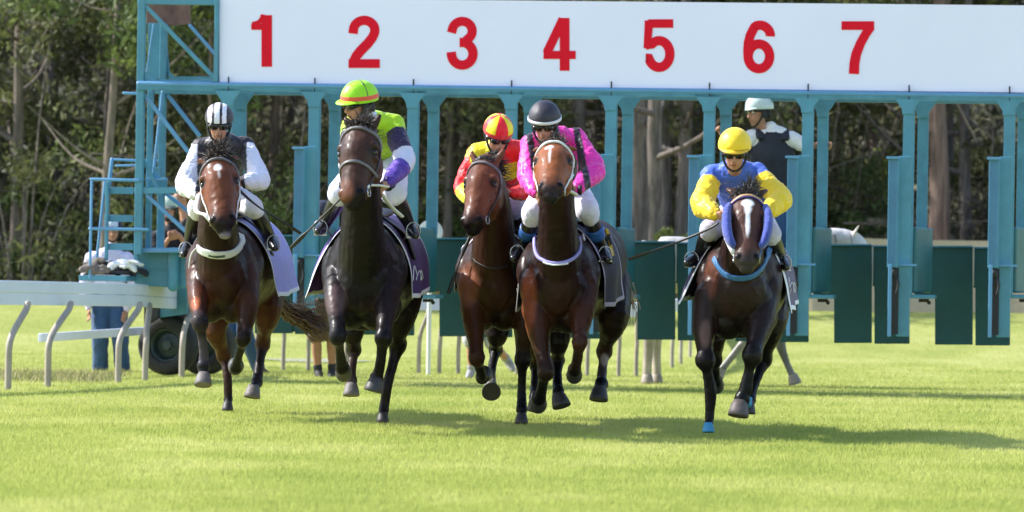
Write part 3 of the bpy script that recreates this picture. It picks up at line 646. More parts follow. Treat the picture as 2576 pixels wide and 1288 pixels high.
# pale round-edged panel and small box behind the third bay
b=MB(); c=W(1083,584,41.5); b.disc(c,.135,.05,(0,1,0),36); b.disc(c-V(0,.03,0),.115,.012,(0,1,0),36); b.tube([V(c.x,c.y+.04,0),V(c.x,c.y+.04,c.z+.05)],[.025,.025],n=10,sub=2)
tag(b.build('marker_disc',mat('disc_white',(.72,.74,.72),.5,var=.05)),'round white marker disc on a post behind the post between bays 2 and 3','marker')
# ------------------------------------------------------------------ horses
coat=vmat('horse_coat',rough=.44,var=.35,scale=7,bump=.5,bscale=16,sheen=.0,coat=.07,spec=.12,stretch=(1,1,.55),bdist=.012)
hairm=mat('dark_horsehair',(.022,.016,.014),.5,var=.4,scale=20)
hairb=mat('brown_horsehair',(.07,.045,.032),.55,var=.4,scale=20)
hoofm=mat('hoof_grey',(.13,.11,.105),.6,var=.3,scale=12,bump=.2); hoofd=mat('hoof_dark',(.035,.03,.03),.55,var=.3,scale=12)
eyem=mat('dark_eye',(.012,.008,.006),.08,var=.1)
leath=mat('dark_leather',(.022,.019,.019),.5,var=.3); leatg=mat('grey_leather',(.13,.12,.13),.5,var=.25,scale=15)
def clampv(x,a,b): return max(a,min(b,x))
class Horse:
    """head-on galloping horse; every joint is (px,py,dd): where it is seen and how far behind the chest"""
    def __init__(s,name,label,D,P):
        s.D=D; s.P=P; s.c=P['cols']; base=s.at(*P['torso'][2][:3]); s.root=thing(name,label,'horse',(base.x,base.y,0),P.get('group','racehorses galloping from the gate'))
        s.body()
    def at(s,px,py,dd): return W(px,py,s.D+dd)
    def body(s):
        P=s.P; c=s.c; b=MB(); main,dark,under=c['main'],c['dark'],c.get('under',c['main']); M=[]
        T=P['torso']; pts=[s.at(*t[:3]) for t in T]; s.T=[(p,t[3],t[4]) for p,t in zip(pts,T)]
        b.tube(pts,[t[3:5] for t in T],n=26,sub=5,cols=[main]*len(T))
        N=P['neck']; s.N=[(s.at(*t[:3]),t[3],t[4]) for t in N]
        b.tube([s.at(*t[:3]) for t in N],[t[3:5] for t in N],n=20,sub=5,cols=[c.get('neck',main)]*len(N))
        p0,a0,b0=s.T[1]; sx=a0/.27
        ch=c.get('chest',under)  # darker than the coat: shade on the breast put into its colour
        for sg in (-1,1):
            # breast muscle, point of shoulder, shoulder blade
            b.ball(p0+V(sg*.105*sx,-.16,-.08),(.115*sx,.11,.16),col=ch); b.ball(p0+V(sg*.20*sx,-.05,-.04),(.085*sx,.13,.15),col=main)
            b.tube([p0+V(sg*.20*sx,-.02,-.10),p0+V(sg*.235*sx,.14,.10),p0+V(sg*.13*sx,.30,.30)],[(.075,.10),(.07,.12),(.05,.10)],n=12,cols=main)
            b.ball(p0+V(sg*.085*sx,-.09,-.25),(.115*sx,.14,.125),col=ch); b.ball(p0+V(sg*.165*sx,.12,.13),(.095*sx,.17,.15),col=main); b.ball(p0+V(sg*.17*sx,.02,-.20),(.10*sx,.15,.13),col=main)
        # withers ridge
        b.tube([p0+V(0,.12,b0*.86),pts[2]+V(0,0,T[2][4]*.93),pts[3]+V(0,0,T[3][4]*.86)],[(.07,.09),(.06,.08),(.06,.07)],cols=main)
        s.hoofs=[]
        for L in P['legs']:
            J=L['j']; q=[s.at(*j[:3]) for j in J]; r=[j[3] for j in J]; cs=list(L.get('c') or [main]*2+[dark]*(len(J)-2)); nj=len(J)
            q0,r0,c0=q,r,cs; q,r,cs=[],[],[]
            for i in range(nj):
                q.append(q0[i]); r.append(r0[i]); cs.append(c0[i])
                if i==1: q.append(q0[1].lerp(q0[2],.68)); r.append(min(r0[1]*.74,r0[2]*.92)); cs.append(tuple(a*.5+b_*.5 for a,b_ in zip(c0[1],c0[2])))
                if i==2 and (q0[3]-q0[2]).length>.12: q.append(q0[2].lerp(q0[3],.38)); r.append(min(.038,r0[3]*1.0)); cs.append(c0[3])
            b.tube(q,[(x,x*(1.25 if i<3 else (1.12 if i==3 else 1))) for i,x in enumerate(r)],n=16,sub=5,cols=cs); q,r,cs=q0,r0,c0
            for i,j in enumerate(J):     # knobs of knee/hock and fetlock
                if len(j)>4: b.ball(q[i],(j[4]*1.06,j[4]*1.12,j[4]*1.15),col=cs[i])
            s.hoofs.append((q[-1],L['hoof'],L.get('hm',hoofd),L.get('hs',1.0)))
        s.head(b)
        kf=P.get('k',.42); b.sc=[tuple(x*kf for x in c_) for c_ in b.sc]
        post=s.markings
        s.obj=organic(b,'body',.0105,coat,s.root,smooth=3,post=post,wr=(.0045,8))
        me=s.obj.data; s.bvh=BVHTree.FromPolygons([v.co.copy() for v in me.vertices],[tuple(p.vertices) for p in me.polygons])
        for (p,d,m,k) in s.hoofs: s.hoof(p,d,m,k)
        for sg in (-1,1):
            b=MB(); c_=s.H(sg*.088*s.hw,.208,-.026); b.ball(c_,(.016*s.hw,.020*s.hw,.018*s.hw),s.hs,s.hn,s.hh); b.build('eye',eyem,s.root,smooth=True)
    # ---- head frame: s.H(side, along, outward)
    def head(s,b):
        P=s.P['head']; c=s.c; A=s.at(*P['poll']); B=s.at(*P['muz']); L=(B-A).length; s.hk=L/.60; s.hw=P.get('w',1.1); yaw=math.radians(P.get('yaw',0))
        h=(B-A).normalized(); sd=V(math.cos(yaw),-math.sin(yaw),math.sin(math.radians(P.get('roll',0)))); sd=(sd-h*sd.dot(h)).normalized(); n=h.cross(sd).normalized()
        if n.y>0: n=-n
        s.hs,s.hh,s.hn,s.hA=sd,h,n,A
        H=s.H; hw=s.hw; main=tuple(x*(.8/s.P.get('k',.42)) for x in c.get('face',c['main'])); dk=c.get('muzzle',(.012,.011,.012)); mid=[a*.6+b_*.4 for a,b_ in zip(main,dk)]; w_=.0
        st=[(-.03,.060,.055,-.05),(.03,.082,.085,-.055),(.10,.098,.10,-.065),(.19,.098,.115,-.075),(.28,.092,.108,-.08),(.37,.078,.090,-.07),(.46,.069,.074,-.06),(.53,.066,.066,-.055),(.58,.062,.056,-.058),(.605,.044,.040,-.065)]
        cs=[main]*7+[mid,dk,dk]
        b.tube([H(0,t,o) for t,a,d,o in st],[(a*hw,d*hw) for t,a,d,o in st],side=sd,n=20,sub=4,cols=cs)
        b.tube([H(0,.22,-.14),H(0,.36,-.135),H(0,.48,-.115),H(0,.585,-.10)],[(.05*hw,.05),(.042*hw,.045),(.038*hw,.035),(.036*hw,.030)],side=sd,n=12,cols=[main,main,mid,dk])
        b.ball(H(0,.60,-.105),(.034*hw,.028,.022),sd,n,h,col=s.P.get('lip',dk))
        if 'lip' in s.P:
            b.ball(H(.005,.655,-.07),(.034*hw,.030,.034),sd,n,h,col=s.P['lip']); b.ball(H(-.0,.63,-.10),(.030*hw,.035,.03),sd,n,h,col=s.P['lip'])
        b.tube([H(0,.08,.012),H(0,.3,.012),H(0,.50,.0)],[(.035*hw,.02),(.028*hw,.018),(.03*hw,.014)],side=sd,n=10,cols=[main,main,mid])
        for g in (-1,1):
            b.ball(H(g*.064*hw,.26,-.135),(.038*hw,.085*hw,.125),sd,n,h,col=main)
            b.ball(H(g*.078*hw,.165,-.015),(.030*hw,.036*hw,.038),sd,n,h,col=main)       # brow
            b.ball(H(g*.085*hw,.245,-.05),(.018*hw,.03*hw,.025),sd,n,h,col=main)        # under the eye
            b.tube([H(g*.068*hw,.27,-.045),H(g*.05*hw,.42,-.03)],[.016*hw,.012*hw],n=8,cols=main)  # face crest
            b.ball(H(g*.044*hw,.548,-.026),(.028*hw,.032*hw,.036),sd,n,h,col=dk)          # nostril wing
            e=s.P['head'].get('ear',(.082,-.16,-.03)); 
            b.tube([H(g*.055*hw,.01,-.05),H(g*(.055+(e[0]-.055)*.45)*hw,e[1]*.4,-.035),H(g*(e[0]+.004)*hw,e[1]*.75,e[2]),H(g*e[0]*hw,e[1],e[2]-.01)],[(.026,.022),(.030,.020),(.018,.014),(.004,.004)],side=sd,n=10,cols=[main,main,main,c['dark']])
    def H(s,sd,al,out): return s.hA+s.hs*sd+s.hh*(al*s.hk)+s.hn*out
    def markings(s,me,out):
        c=s.c; n=len(me.vertices); co=np.empty(n*3,np.float32); me.vertices.foreach_get('co',co); co=co.reshape(-1,3)
        A=np.array(s.hA); R=co-A; sd=R@np.array(s.hs)/s.hw; al=R@np.array(s.hh)/s.hk; ou=R@np.array(s.hn)
        def ell(a,b_,o,ra,rb,ro,col,soft=.25):
            d=np.sqrt(((sd-a)/ra)**2+((al-b_)/rb)**2+((ou-o)/ro)**2); k=np.clip((1-d)/soft,0,1)[:,None]; out[:,:3]=out[:,:3]*(1-k)+np.array(col)*k
        for g in (-1,1):  # shade painted round the eyes and into the nostril hollows
            ell(g*.084,.208,-.01,.042,.050,.06,c.get('eyeshade',(.012,.009,.008)),.6)
            ell(g*.050,.556,.006,.020,.024,.035,(.0005,.0005,.0005),.3)
            ell(g*.06,-.06,.0,.02,.07,.03,c.get('inear',(.09,.06,.05)),.5)
        for m_ in s.P.get('white',[]): ell(*m_)
        for (px,py,dd,r,col) in s.P.get('patch',[]):  # tinted patches, among them sunlit spots painted into the coat
            q=np.array(s.at(px,py,dd)); r=np.array(r if hasattr(r,'__len__') else (r,r,r)); d=np.sqrt((((co-q)/r)**2).sum(1)); k=np.clip((1-d)/.4,0,1)[:,None]; out[:,:3]=out[:,:3]*(1-k)+np.array(col)*k
    def hoof(s,p,d,m,k=1.0):
        """d = direction the sole faces"""
        d=Vector(d).normalized(); sd=V(1,0,0); sd=(sd-d*sd.dot(d)); sd=sd.normalized() if sd.length>.1 else V(0,1,0); f=d.cross(sd)
        if f.y>0: f=-f
        b=MB(); n=20; prof=[(-.035,.036,.036,0),(-.012,.046,.047,.002),(.03,.056,.060,.012),(.058,.060,.066,.018),(.062,.056,.062,.018),(.054,.040,.045,.016)]
        i0=0
        for (z,a,c_,o) in prof:
            for j in range(n):
                t=2*math.pi*j/n; rr=1-.12*max(0,-math.sin(t)); b.v.append(tuple(p+d*z*k+sd*a*k*math.cos(t)+f*(o+c_*rr*math.sin(t))*k))
        for q in range(len(prof)-1):
            for j in range(n): b.f.append((q*n+j,q*n+(j+1)%n,(q+1)*n+(j+1)%n,(q+1)*n+j)); b.mi.append(0)
        b.f.append(tuple(range(n-1,-1,-1))); b.f.append(tuple((len(prof)-1)*n+j for j in range(n))); b.mi+=[0,0]
        o=b.build('hoof',m,s.root,smooth=False)
        bm=bmesh.new(); bm.from_mesh(o.data); bmesh.ops.recalc_face_normals(bm,faces=bm.faces); bm.to_mesh(o.data); bm.free()
        for f_ in o.data.polygons: f_.use_smooth=len(f_.vertices)==4
    # ---- things laid on the body
    def hit(s,px,py,off=.004):
        d=_R*(px-1288)+_U*(644-py)+_F*FPX; d.normalize(); r=s.bvh.ray_cast(CAM,d,200)
        return (r[0]+r[1]*off,r[1]) if r[0] is not None else None
    def near(s,p,off=.004):
        r=s.bvh.find_nearest(p); return r[0]+r[1]*off, r[1]
    def strap(s,name,pts,wd,m,th=.006,px=True,parent=None,sub=5,sm=True):
        """leather strap laid on the skin; pts are seen points (px,py) or world points"""
        Q=[]
        for p in pts:
            r=s.hit(*p) if px else s.near(p)
            if r: Q.append((r[0],r[1]))
        if len(Q)<2: return None
        C=catmull([tuple(q[0]) for q in Q],sub); R_=[s.near(Vector(c),.0) for c in C]; b=MB(); n=len(C); L=[]
        for i,c in enumerate(C):
            q,nn=R_[i]; t=Vector(C[min(i+1,n-1)])-Vector(C[max(i-1,0)]); t.normalize(); c=Vector(c)
            if (c-q).dot(nn)<.003: c=q+nn*.003
            u=t.cross(nn).normalized(); L.append((c,u,nn))
        for c,u,nn in L:
            for a,z in ((-1,0),(-1,1),(-.6,1.35),(.6,1.35),(1,1),(1,0)): b.v.append(tuple(c+u*a*wd/2+nn*(z*th-.002)))
        for i in range(n-1):
            for j in range(6): b.f.append((i*6+j,i*6+(j+1)%6,(i+1)*6+(j+1)%6,(i+1)*6+j)); b.mi.append(0)
        b.f.append(tuple(range(6))); b.f.append(tuple((n-1)*6+j for j in range(5,-1,-1))); b.mi+=[0,0]
        o=b.build(name,m,None); attach(o,parent or s.root)
        bm=bmesh.new(); bm.from_mesh(o.data); bmesh.ops.recalc_face_normals(bm,faces=bm.faces); bm.to_mesh(o.data); bm.free(); return o
    def headstrap(s,name,pts,wd,m,parent=None,th=.006):
        return s.strap(name,[s.H(a*s.hw,l,o) for a,l,o in pts],wd,m,px=False,parent=parent,th=th)
    def ring(s,c,r,m,parent,nrm_=None,t=.005):
        b=MB(); b.lathe(c,nrm_ or s.hs,[(r-t,-t),(r+t,-t),(r+t,t),(r-t,t)],22); o=b.build('bit_ring',m,None,smooth=True); attach(o,parent)
    def bridle(s,m=None,brow=None,nose=None,cheek=None,bit=True,sidecol=None):
        m=m or leath; br=s.headstrap('bridle',[(-.115,.16,-.09),(-.10,.09,-.04),(-.05,.055,.04),(0,.045,.06),(.05,.055,.04),(.10,.09,-.04),(.115,.16,-.09)],.022,brow or m,th=.010)
        for g in (-1,1):
            s.headstrap('cheek_strap',[(g*.115,.10,-.09),(g*.115,.24,-.085),(g*.10,.36,-.08),(g*.075,.50,-.075)],.016,cheek or m,br)
            if bit: s.ring(s.H(g*.070*s.hw,.505,-.085),.030,steel,br)
        if nose: s.headstrap('noseband',[(-.10,.36,-.12),(-.08,.345,-.04),(-.04,.33,.03),(0,.325,.05),(.04,.33,.03),(.08,.345,-.04),(.10,.36,-.12)],.020,nose,br,th=.008)
        return br
    def rein(s,pts,m,r=.007,name='rein',flat=2.0):
        b=MB(); b.tube([Vector(p) for p in pts],[(r*flat,r)]*len(pts),n=8,sub=6); return b.build(name,m,s.root,smooth=True)
    def hair(s,name,roots,n,L,d,spread,m,seed=1,w_=.006,grav=.3,curl=.25):
        n=int(n*2.2); w_*=.55; spread*=.62; curl*=.75
        """bunch of tapered locks starting along roots"""
        q=random.Random(seed); b=MB()
        for k in range(n):
            i=q.random()*(len(roots)-1); j=int(i); f=i-j; p=roots[j].lerp(roots[min(j+1,len(roots)-1)],f)+V(q.gauss(0,.008),q.gauss(0,.008),q.gauss(0,.008))
            v=(Vector(d)+V(q.gauss(0,spread),q.gauss(0,spread),q.gauss(0,spread))).normalized(); l=L*q.uniform(.45,1.1); P=[p]; 
            for t in range(4):
                v=(v+V(q.gauss(0,curl),q.gauss(0,curl),q.gauss(0,curl)-grav*.35)).normalized(); P.append(P[-1]+v*l/4)
            ww=w_*q.uniform(.5,1.2); b.tube(P,[(ww,ww*.4),(ww*1.2,ww*.4),(ww,ww*.35),(ww*.6,ww*.3),(ww*.1,ww*.1)],n=5,sub=2,cap=False)
        return b.build(name,m,s.root,smooth=True)
    def mane(s,m,seed=1,L=.13,n=170,d=(0,-.1,.9),spread=.5,w_=.008):
        roots=[s.near(p+V(0,.02,r2*1.1),0)[0] for p,r,r2 in reversed(s.N)]
        return s.hair('mane',[s.H(0,-.02,-.03)]+roots[:4],n,L,d,spread,m,seed,w_)
    def forelock(s,m,seed=2,L=.13,n=70,d=(0,-.3,.8),spread=.6,w_=.007):
        o=None; b=MB(); b.ball(s.H(0,-.015,-.005),(.055*s.hw,.05,.035),s.hs,s.hn,s.hh); o=organic(b,'forelock',.01,m,s.root,smooth=1,wr=(.008,30))
        return s.hair('forelock',[s.H(-.05*s.hw,-.01,.0),s.H(0,.0,.02),s.H(.05*s.hw,-.01,.0)],n,L,d,spread,m,seed,w_,grav=.9)
    def tail(s,path,rad,m,seed=3,n=260,L=.5,w_=.006):
        q=random.Random(seed); pts=[s.at(*p) for p in path]; C=[Vector(c) for c in catmull([tuple(p) for p in pts],10)]; b=MB()
        for k in range(n):
            a=q.uniform(0,.55); i0=int(a*(len(C)-1)); i1=min(len(C)-1,i0+int(q.uniform(.35,.75)*len(C))); off=V(q.gauss(0,1),q.gauss(0,1),q.gauss(0,1))*rad; P=[]
            idx=list(range(i0,i1+1,3))+[i1]
            for t,i in enumerate(idx): f=i/(len(C)-1); P.append(C[i]+off*(.35+1.1*f)+V(q.gauss(0,.006),q.gauss(0,.006),q.gauss(0,.010)))
            if len(P)<3: continue
            ww=w_*q.uniform(.5,1.3); b.tube(P,[(ww,ww*.5)]*(len(P)-1)+[(.001,.001)],n=5,sub=2,cap=False)
        return b.build('tail',m,s.root,smooth=True)
    def tor(s,u):
        """torso centre and radii at 0..1 along"""
        P=[t[0] for t in s.T]; n=len(P)-1; i=min(n-1,int(u*n)); f=u*n-i; return P[i].lerp(P[i+1],f), s.T[i][1]*(1-f)+s.T[i+1][1]*f, s.T[i][2]*(1-f)+s.T[i+1][2]*f
    def saddlecloth(s,sg,u0,u1,drop,flare,cm,edge=None,off=.018,wave=.012,name='saddlecloth',a0=4,flare_front=0):
        """cloth hanging over one side of the back, with a contrasting edge band"""
        NU,NV=24,24; g=[[None]*(NV+1) for _ in range(NU+1)]
        for i in range(NU+1):
            u=u0+(u1-u0)*i/NU; c,a,b_=s.tor(u)
            for j in range(NV+1):
                v=j/NV; an=math.radians(a0+min(v*drop,96)); over=max(0,v*drop-96)/57.3*b_
                p=c+V(sg*(a+off)*math.sin(an),0,(b_+off+.02)*math.cos(an))
                fl=flare*v**2.2+ (flare_front*(1-i/NU)*v**2)
                p+=V(sg*(fl+wave*math.sin(u*40+v*5)*v),0,-over+wave*.6*math.cos(u*31+3*v)*v)
                g[i][j]=p
        b=MB(); n_=(NV+1)
        for k in (0,1):
            for i in range(NU+1):
                for j in range(n_): b.v.append(tuple(g[i][j]-V(sg*.006*k,0,.004*k)))
        O=(NU+1)*n_
        for i in range(NU):
            for j in range(NV):
                e=1 if (i==0 or i==NU-1 or j==NV-1) and edge else 0
                q=(i*n_+j,i*n_+j+1,(i+1)*n_+j+1,(i+1)*n_+j)
                b.f.append(q); b.mi.append(e); b.f.append(tuple(O+x for x in q[::-1])); b.mi.append(e)
        rim=[(i,0) for i in range(NU+1)]+[(NU,j) for j in range(1,n_)]+[(i,NV) for i in range(NU-1,-1,-1)]+[(0,j) for j in range(NV-1,0,-1)]
        for a_,c_ in zip(rim,rim[1:]+rim[:1]):
            A=a_[0]*n_+a_[1]; B=c_[0]*n_+c_[1]; b.f.append((A,B,O+B,O+A)); b.mi.append(1 if edge else 0)
        o=b.build(name,[cm,edge] if edge else cm,s.root,smooth=True)
        bm=bmesh.new(); bm.from_mesh(o.data); bmesh.ops.recalc_face_normals(bm,faces=bm.faces); bm.to_mesh(o.data); bm.free()
        sb=o.modifiers.new('s','SUBSURF'); sb.levels=1; sb.render_levels=1; s.grid=g; return o
    def saddle(s,m=None,u=.30):
        m=m or leath; c,a,b_=s.tor(u); c2,a2,b2=s.tor(u+.16); b=MB(); top=c+V(0,0,b_+.05); t2=c2+V(0,0,b2+.06); md=(top+t2)/2-V(0,0,.02)
        b.tube([top+V(0,-.06,-.02),top,md,t2,t2+V(0,.05,.0)],[(.06,.03),(.09,.035),(.11,.03),(.14,.035),(.10,.02)],n=16)
        for sg in (-1,1):
            b.tube([md+V(sg*.09,0,-.01),md+V(sg*(a-.03),0,-.14),md+V(sg*(a+.035),-.02,-.30)],[(.13,.012)]*2+[(.10,.010)],side=(0,1,0),n=14)
        return b.build('saddle',m,s.root,smooth=True)
def leg(j,hoof=(0,0,-1),c=None,hm=None,hs=1.0): return dict(j=j,hoof=hoof,hs=hs,**({'c':c} if c else {}),hm=hm or hoofd)
# ------------------------------------------------------------------ people
skinm=vmat('skin',rough=.5,var=.08,scale=20,bump=.1,bscale=200,spec=.35,bdist=.002)
silk=vmat('silks',rough=.42,var=.05,scale=8,bump=.6,bscale=24,sheen=.15,spec=.35,bdist=.012)
clothm=vmat('cloth',rough=.8,var=.12,scale=14,bump=.4,bscale=30,sheen=.2,spec=.2,bdist=.01)
bootm=mat('boot_black',(.014,.013,.014),.28,var=.2,bump=.1,spec=.6); gogm=mat('goggle_lens',(.01,.009,.01),.12,var=.1)
blk=mat('black_cloth',(.018,.018,.02),.7,var=.3,bump=.2)
whipm=mat('whip_black',(.02,.018,.02),.45,var=.2)
SK=(.42,.21,.135)
class Person:
    """P: dict of joints in world space; one continuous skin, clothes grown over it as children"""
    def __init__(s,label,P,loc=None,group=None,skin=SK,head=1.0,yaw=0,pitch=0,hair=(.03,.02,.015),roll=0):
        s.P=P; s.skin=skin; h=Vector(P['hip']); s.root=thing('person',label,'person',loc or (h.x,h.y,h.z),group); s.hc=Vector(P['head']); s.k=head
        y,p=math.radians(yaw),math.radians(pitch); f=V(-math.sin(y)*math.cos(p),-math.cos(y)*math.cos(p),-math.sin(p)); sd=V(math.cos(y),-math.sin(y),math.sin(math.radians(roll))); sd=(sd-f*sd.dot(f)).normalized(); up=sd.cross(f); up=up if up.z>0 else -up
        s.f,s.sd,s.up=f,sd,up; s.haircol=hair; s.body()
    def h(s,a,fw,u): return s.hc+(s.sd*a+s.f*fw+s.up*u)*s.k
    def body(s):
        P=s.P; b=MB(); k=s.skin; g={n:Vector(P[n]) for n in P if n!='fist'}
        sh=(g['shL']+g['shR'])/2; hip=g['hip']; ax=(hip-sh).normalized(); wid=(g['shR']-g['shL']).length; sdv=(g['shR']-g['shL']).normalized()
        s.sh,s.sdv,s.ax=sh,sdv,ax
        b.tube([sh-ax*.02,sh.lerp(hip,.35),sh.lerp(hip,.7),hip],[(wid*.40,.075),(wid*.40,.095),(wid*.34,.085),(wid*.38,.095)],side=sdv,n=18,cols=k)
        nb=s.h(0,-.02,-.10); b.tube([sh-ax*.03,(sh+nb)/2,nb,s.hc],[.062,.053,.052,.05],n=12,cols=k)
        for q in 'LR':
            b.tube([g['sh'+q],g['el'+q]],[.048,.037],n=12,cols=k); b.tube([g['el'+q],g['wr'+q]],[.038,.024],n=12,cols=k); b.ball(g['sh'+q],.055,col=k)
            hp=hip+sdv*(.085 if q=='R' else -.085); b.tube([hp,g['kn'+q]],[.082,.052],n=14,cols=k); b.tube([g['kn'+q],g['kn'+q].lerp(g['an'+q],.3),g['an'+q]],[.052,.053,.034],n=12,cols=k)
            b.tube([g['an'+q]-V(0,0,.0),g['an'+q].lerp(g['to'+q],.5),g['to'+q]],[.035,.036,.026],n=10,cols=k)
            s.hand(b,q,g)
        # head
        H=s.h; K=s.k
        b.ball(H(0,-.012,.03),(.076*K,.093*K,.092*K),s.sd,s.f,s.up,col=k,n=20,m=14); b.ball(H(0,.022,-.035),(.062*K,.068*K,.075*K),s.sd,s.f,s.up,col=k,n=16)
        b.ball(H(0,.052,-.092),(.030*K,.026*K,.022*K),s.sd,s.f,s.up,col=k); b.tube([H(0,.082,.018),H(0,.098,-.012),H(0,.105,-.030)],[.010*K,.011*K,.015*K],n=10,cols=k)
        for e in (-1,1):
            b.ball(H(e*.012,.095,-.034),.009*K,col=k); b.ball(H(e*.030,.078,.030),(.024*K,.010*K,.008*K),s.sd,s.f,s.up,col=k); b.ball(H(e*.040,.062,-.022),(.020*K,.016*K,.020*K),s.sd,s.f,s.up,col=k)
            b.ball(H(e*.078,-.012,-.005),(.010*K,.018*K,.030*K),s.sd,s.f,s.up,col=k)
        b.ball(H(0,.086,-.058),(.024*K,.010*K,.007*K),s.sd,s.f,s.up,col=k); b.ball(H(0,.083,-.071),(.020*K,.010*K,.008*K),s.sd,s.f,s.up,col=k)
        def post(me,out):
            n=len(me.vertices); co=np.empty(n*3,np.float32); me.vertices.foreach_get('co',co); R=(co.reshape(-1,3)-np.array(s.hc))/K
            a=R@np.array(s.sd); f_=R@np.array(s.f); u=R@np.array(s.up)
            def e(ca,cf,cu,ra,rf,ru,col,soft=.5):
                d=np.sqrt(((a-ca)/ra)**2+((f_-cf)/rf)**2+((u-cu)/ru)**2); q=np.clip((1-d)/soft,0,1)[:,None]; out[:,:3]=out[:,:3]*(1-q)+np.array(col)*q
            e(0,.09,-.064,.027,.03,.010,(.36,.13,.10)); e(0,.09,-.0645,.024,.03,.0028,(.12,.04,.03))
            for x in (-1,1): e(x*.032,.08,.014,.018,.03,.010,(.18,.09,.07)); e(x*.034,.085,.033,.020,.03,.006,(.08,.05,.035)); e(x*.04,.07,-.03,.022,.03,.02,(.58,.25,.19),.9)
        s.obj=organic(b,'body',.0075,skinm,s.root,smooth=2,post=post)
        for e in (-1,1):
            q=MB(); q.ball(H(e*.031,.073,.012),.0125*K,n=12,m=8); q.build('eye',mat('eye_white',(.7,.68,.65),.2,var=.02),s.root,smooth=True)
    def hand(s,b,q,g):
        """palm, four curled fingers of unequal length and a thumb leaving its side"""
        w_=g['wr'+q]; P=s.P; d=(w_-g['el'+q]).normalized(); d=Vector(P['hd'+q]).normalized() if ('hd'+q) in P else d
        th=Vector(P['th'+q]).normalized() if ('th'+q) in P else V(0,-.2,1); th=(th-d*th.dot(d)).normalized(); pn=d.cross(th).normalized()
        if ('pn'+q) in P and pn.dot(Vector(P['pn'+q]))<0: pn=-pn
        elif ('pn'+q) not in P and pn.z>0: pn=-pn
        k=s.skin; b.tube([w_,w_+d*.035,w_+d*.085],[(.026,.018),(.036,.016),(.040,.014)],side=th,n=12,cols=k)
        cu=P.get('fist',.9)
        for i,(o,L) in enumerate(((.030,.074),(.010,.082),(-.011,.076),(-.031,.060))):
            p=w_+d*.085+th*o; a=.35*cu; pts=[p-d*.01,p]; v=d.copy()
            for t,l in enumerate((.42,.32,.26)):
                v=(d*math.cos(a)+pn*math.sin(a)); pts.append(pts[-1]+v*L*l); a+=1.15*cu
            b.tube(pts,[.0095,.0095,.0090,.0085,.0075],n=8,sub=2,cols=k)
        p=w_+d*.030+th*.026; b.tube([p-th*.008,p+th*.020+d*.018+pn*.006,p+th*.020+d*.042+pn*.018*(1+cu),p+th*.008+d*.060+pn*.026*(1+cu)],[.012,.012,.0105,.008],n=8,sub=2,cols=k)
    def top(s,name,col,sleeve,cuff=None,slim=.0,up=.02,sl=.0,post=None,short=False,wr=(.009,19),m=None,collar=None,wk=1.0,el=1.0,hem=1.0):
        """shirt or silks over torso and arms; sleeve = list of colours from shoulder to cuff"""
        P=s.P; g={n:Vector(P[n]) for n in P if n!='fist'}; b=MB(hard=True); sh,sdv,ax=s.sh,s.sdv,s.ax; hip=g['hip']; wid=(g['shR']-g['shL']).length
        b.tube([sh-ax*.035,sh.lerp(hip,.30),sh.lerp(hip,.65),sh.lerp(hip,.95*hem)],[(wid*.43*wk,.092),(wid*.47*wk,.125),(wid*.43*wk,.115),(wid*.42*wk,.115)],side=sdv,n=22,cols=[col]*4)
        b.tube([sh-ax*.02,sh-ax*.065+(s.hc-sh)*.15],[.078,.066],n=14,sub=2,cols=collar or col)
        n_=len(sleeve)
        for q in 'LR':
            S,E,Wr=g['sh'+q],g['el'+q],g['wr'+q]; 
            if short:
                e=S.lerp(E,.62); b.tube([S,e],[.074,.070],n=14,sub=3,cols=[sleeve[0]]*2,cap=True)
            else:
                path=[S,S.lerp(E,.5),E,E.lerp(Wr,.5),E.lerp(Wr,.86),E.lerp(Wr,.99)]; rr=[.070,.064+sl*.8,(.056+sl*.8)*el,.053+sl*.8,.042+sl*.4,.030]
                cs=[sleeve[min(n_-1,int(i*n_/6))] for i in range(6)]; b.tube(path,rr,n=16,sub=5,cols=cs)
            b.ball(S+ax*.01,(.078,.082,.075),col=sleeve[0])
            b.tube([sh-ax*.02,S],[.075,.075],n=14,sub=3,cols=[col,col])
        o=organic(b,name,.0095,m or silk,s.root,smooth=4,post=post,wr=wr); return o
    def legs(s,name,col,end=1.0,r=(.108,.078,.055),m=None,post=None,cuff=None,wr=(.004,18),kn=1.0):
        P=s.P; g={n:Vector(P[n]) for n in P if n!='fist'}; b=MB(); hip=g['hip']; sdv=s.sdv
        b.tube([hip-s.ax*.06,hip+s.ax*.05],[(.17,.115),(.165,.12)],side=sdv,n=18,sub=3,cols=col)
        for q in 'LR':
            hp=hip+sdv*(.085 if q=='R' else -.085); K=g['kn'+q]; A=g['an'+q]
            if end<=.5: b.tube([hp,hp.lerp(K,end*2)],[r[0],r[0]*.85],n=16,sub=4,cols=col)
            else:
                b.tube([hp,hp.lerp(K,.5),K],[r[0],r[0]*.88,r[1]*kn],n=16,sub=4,cols=col); b.tube([K,K.lerp(A,.5*(end-.5)*2),K.lerp(A,(end-.5)*2)],[r[1]*kn,r[1]*.9,r[2]],n=14,sub=4,cols=col)
        return organic(b,name,.010,m or clothm,s.root,smooth=4,post=post,wr=wr)
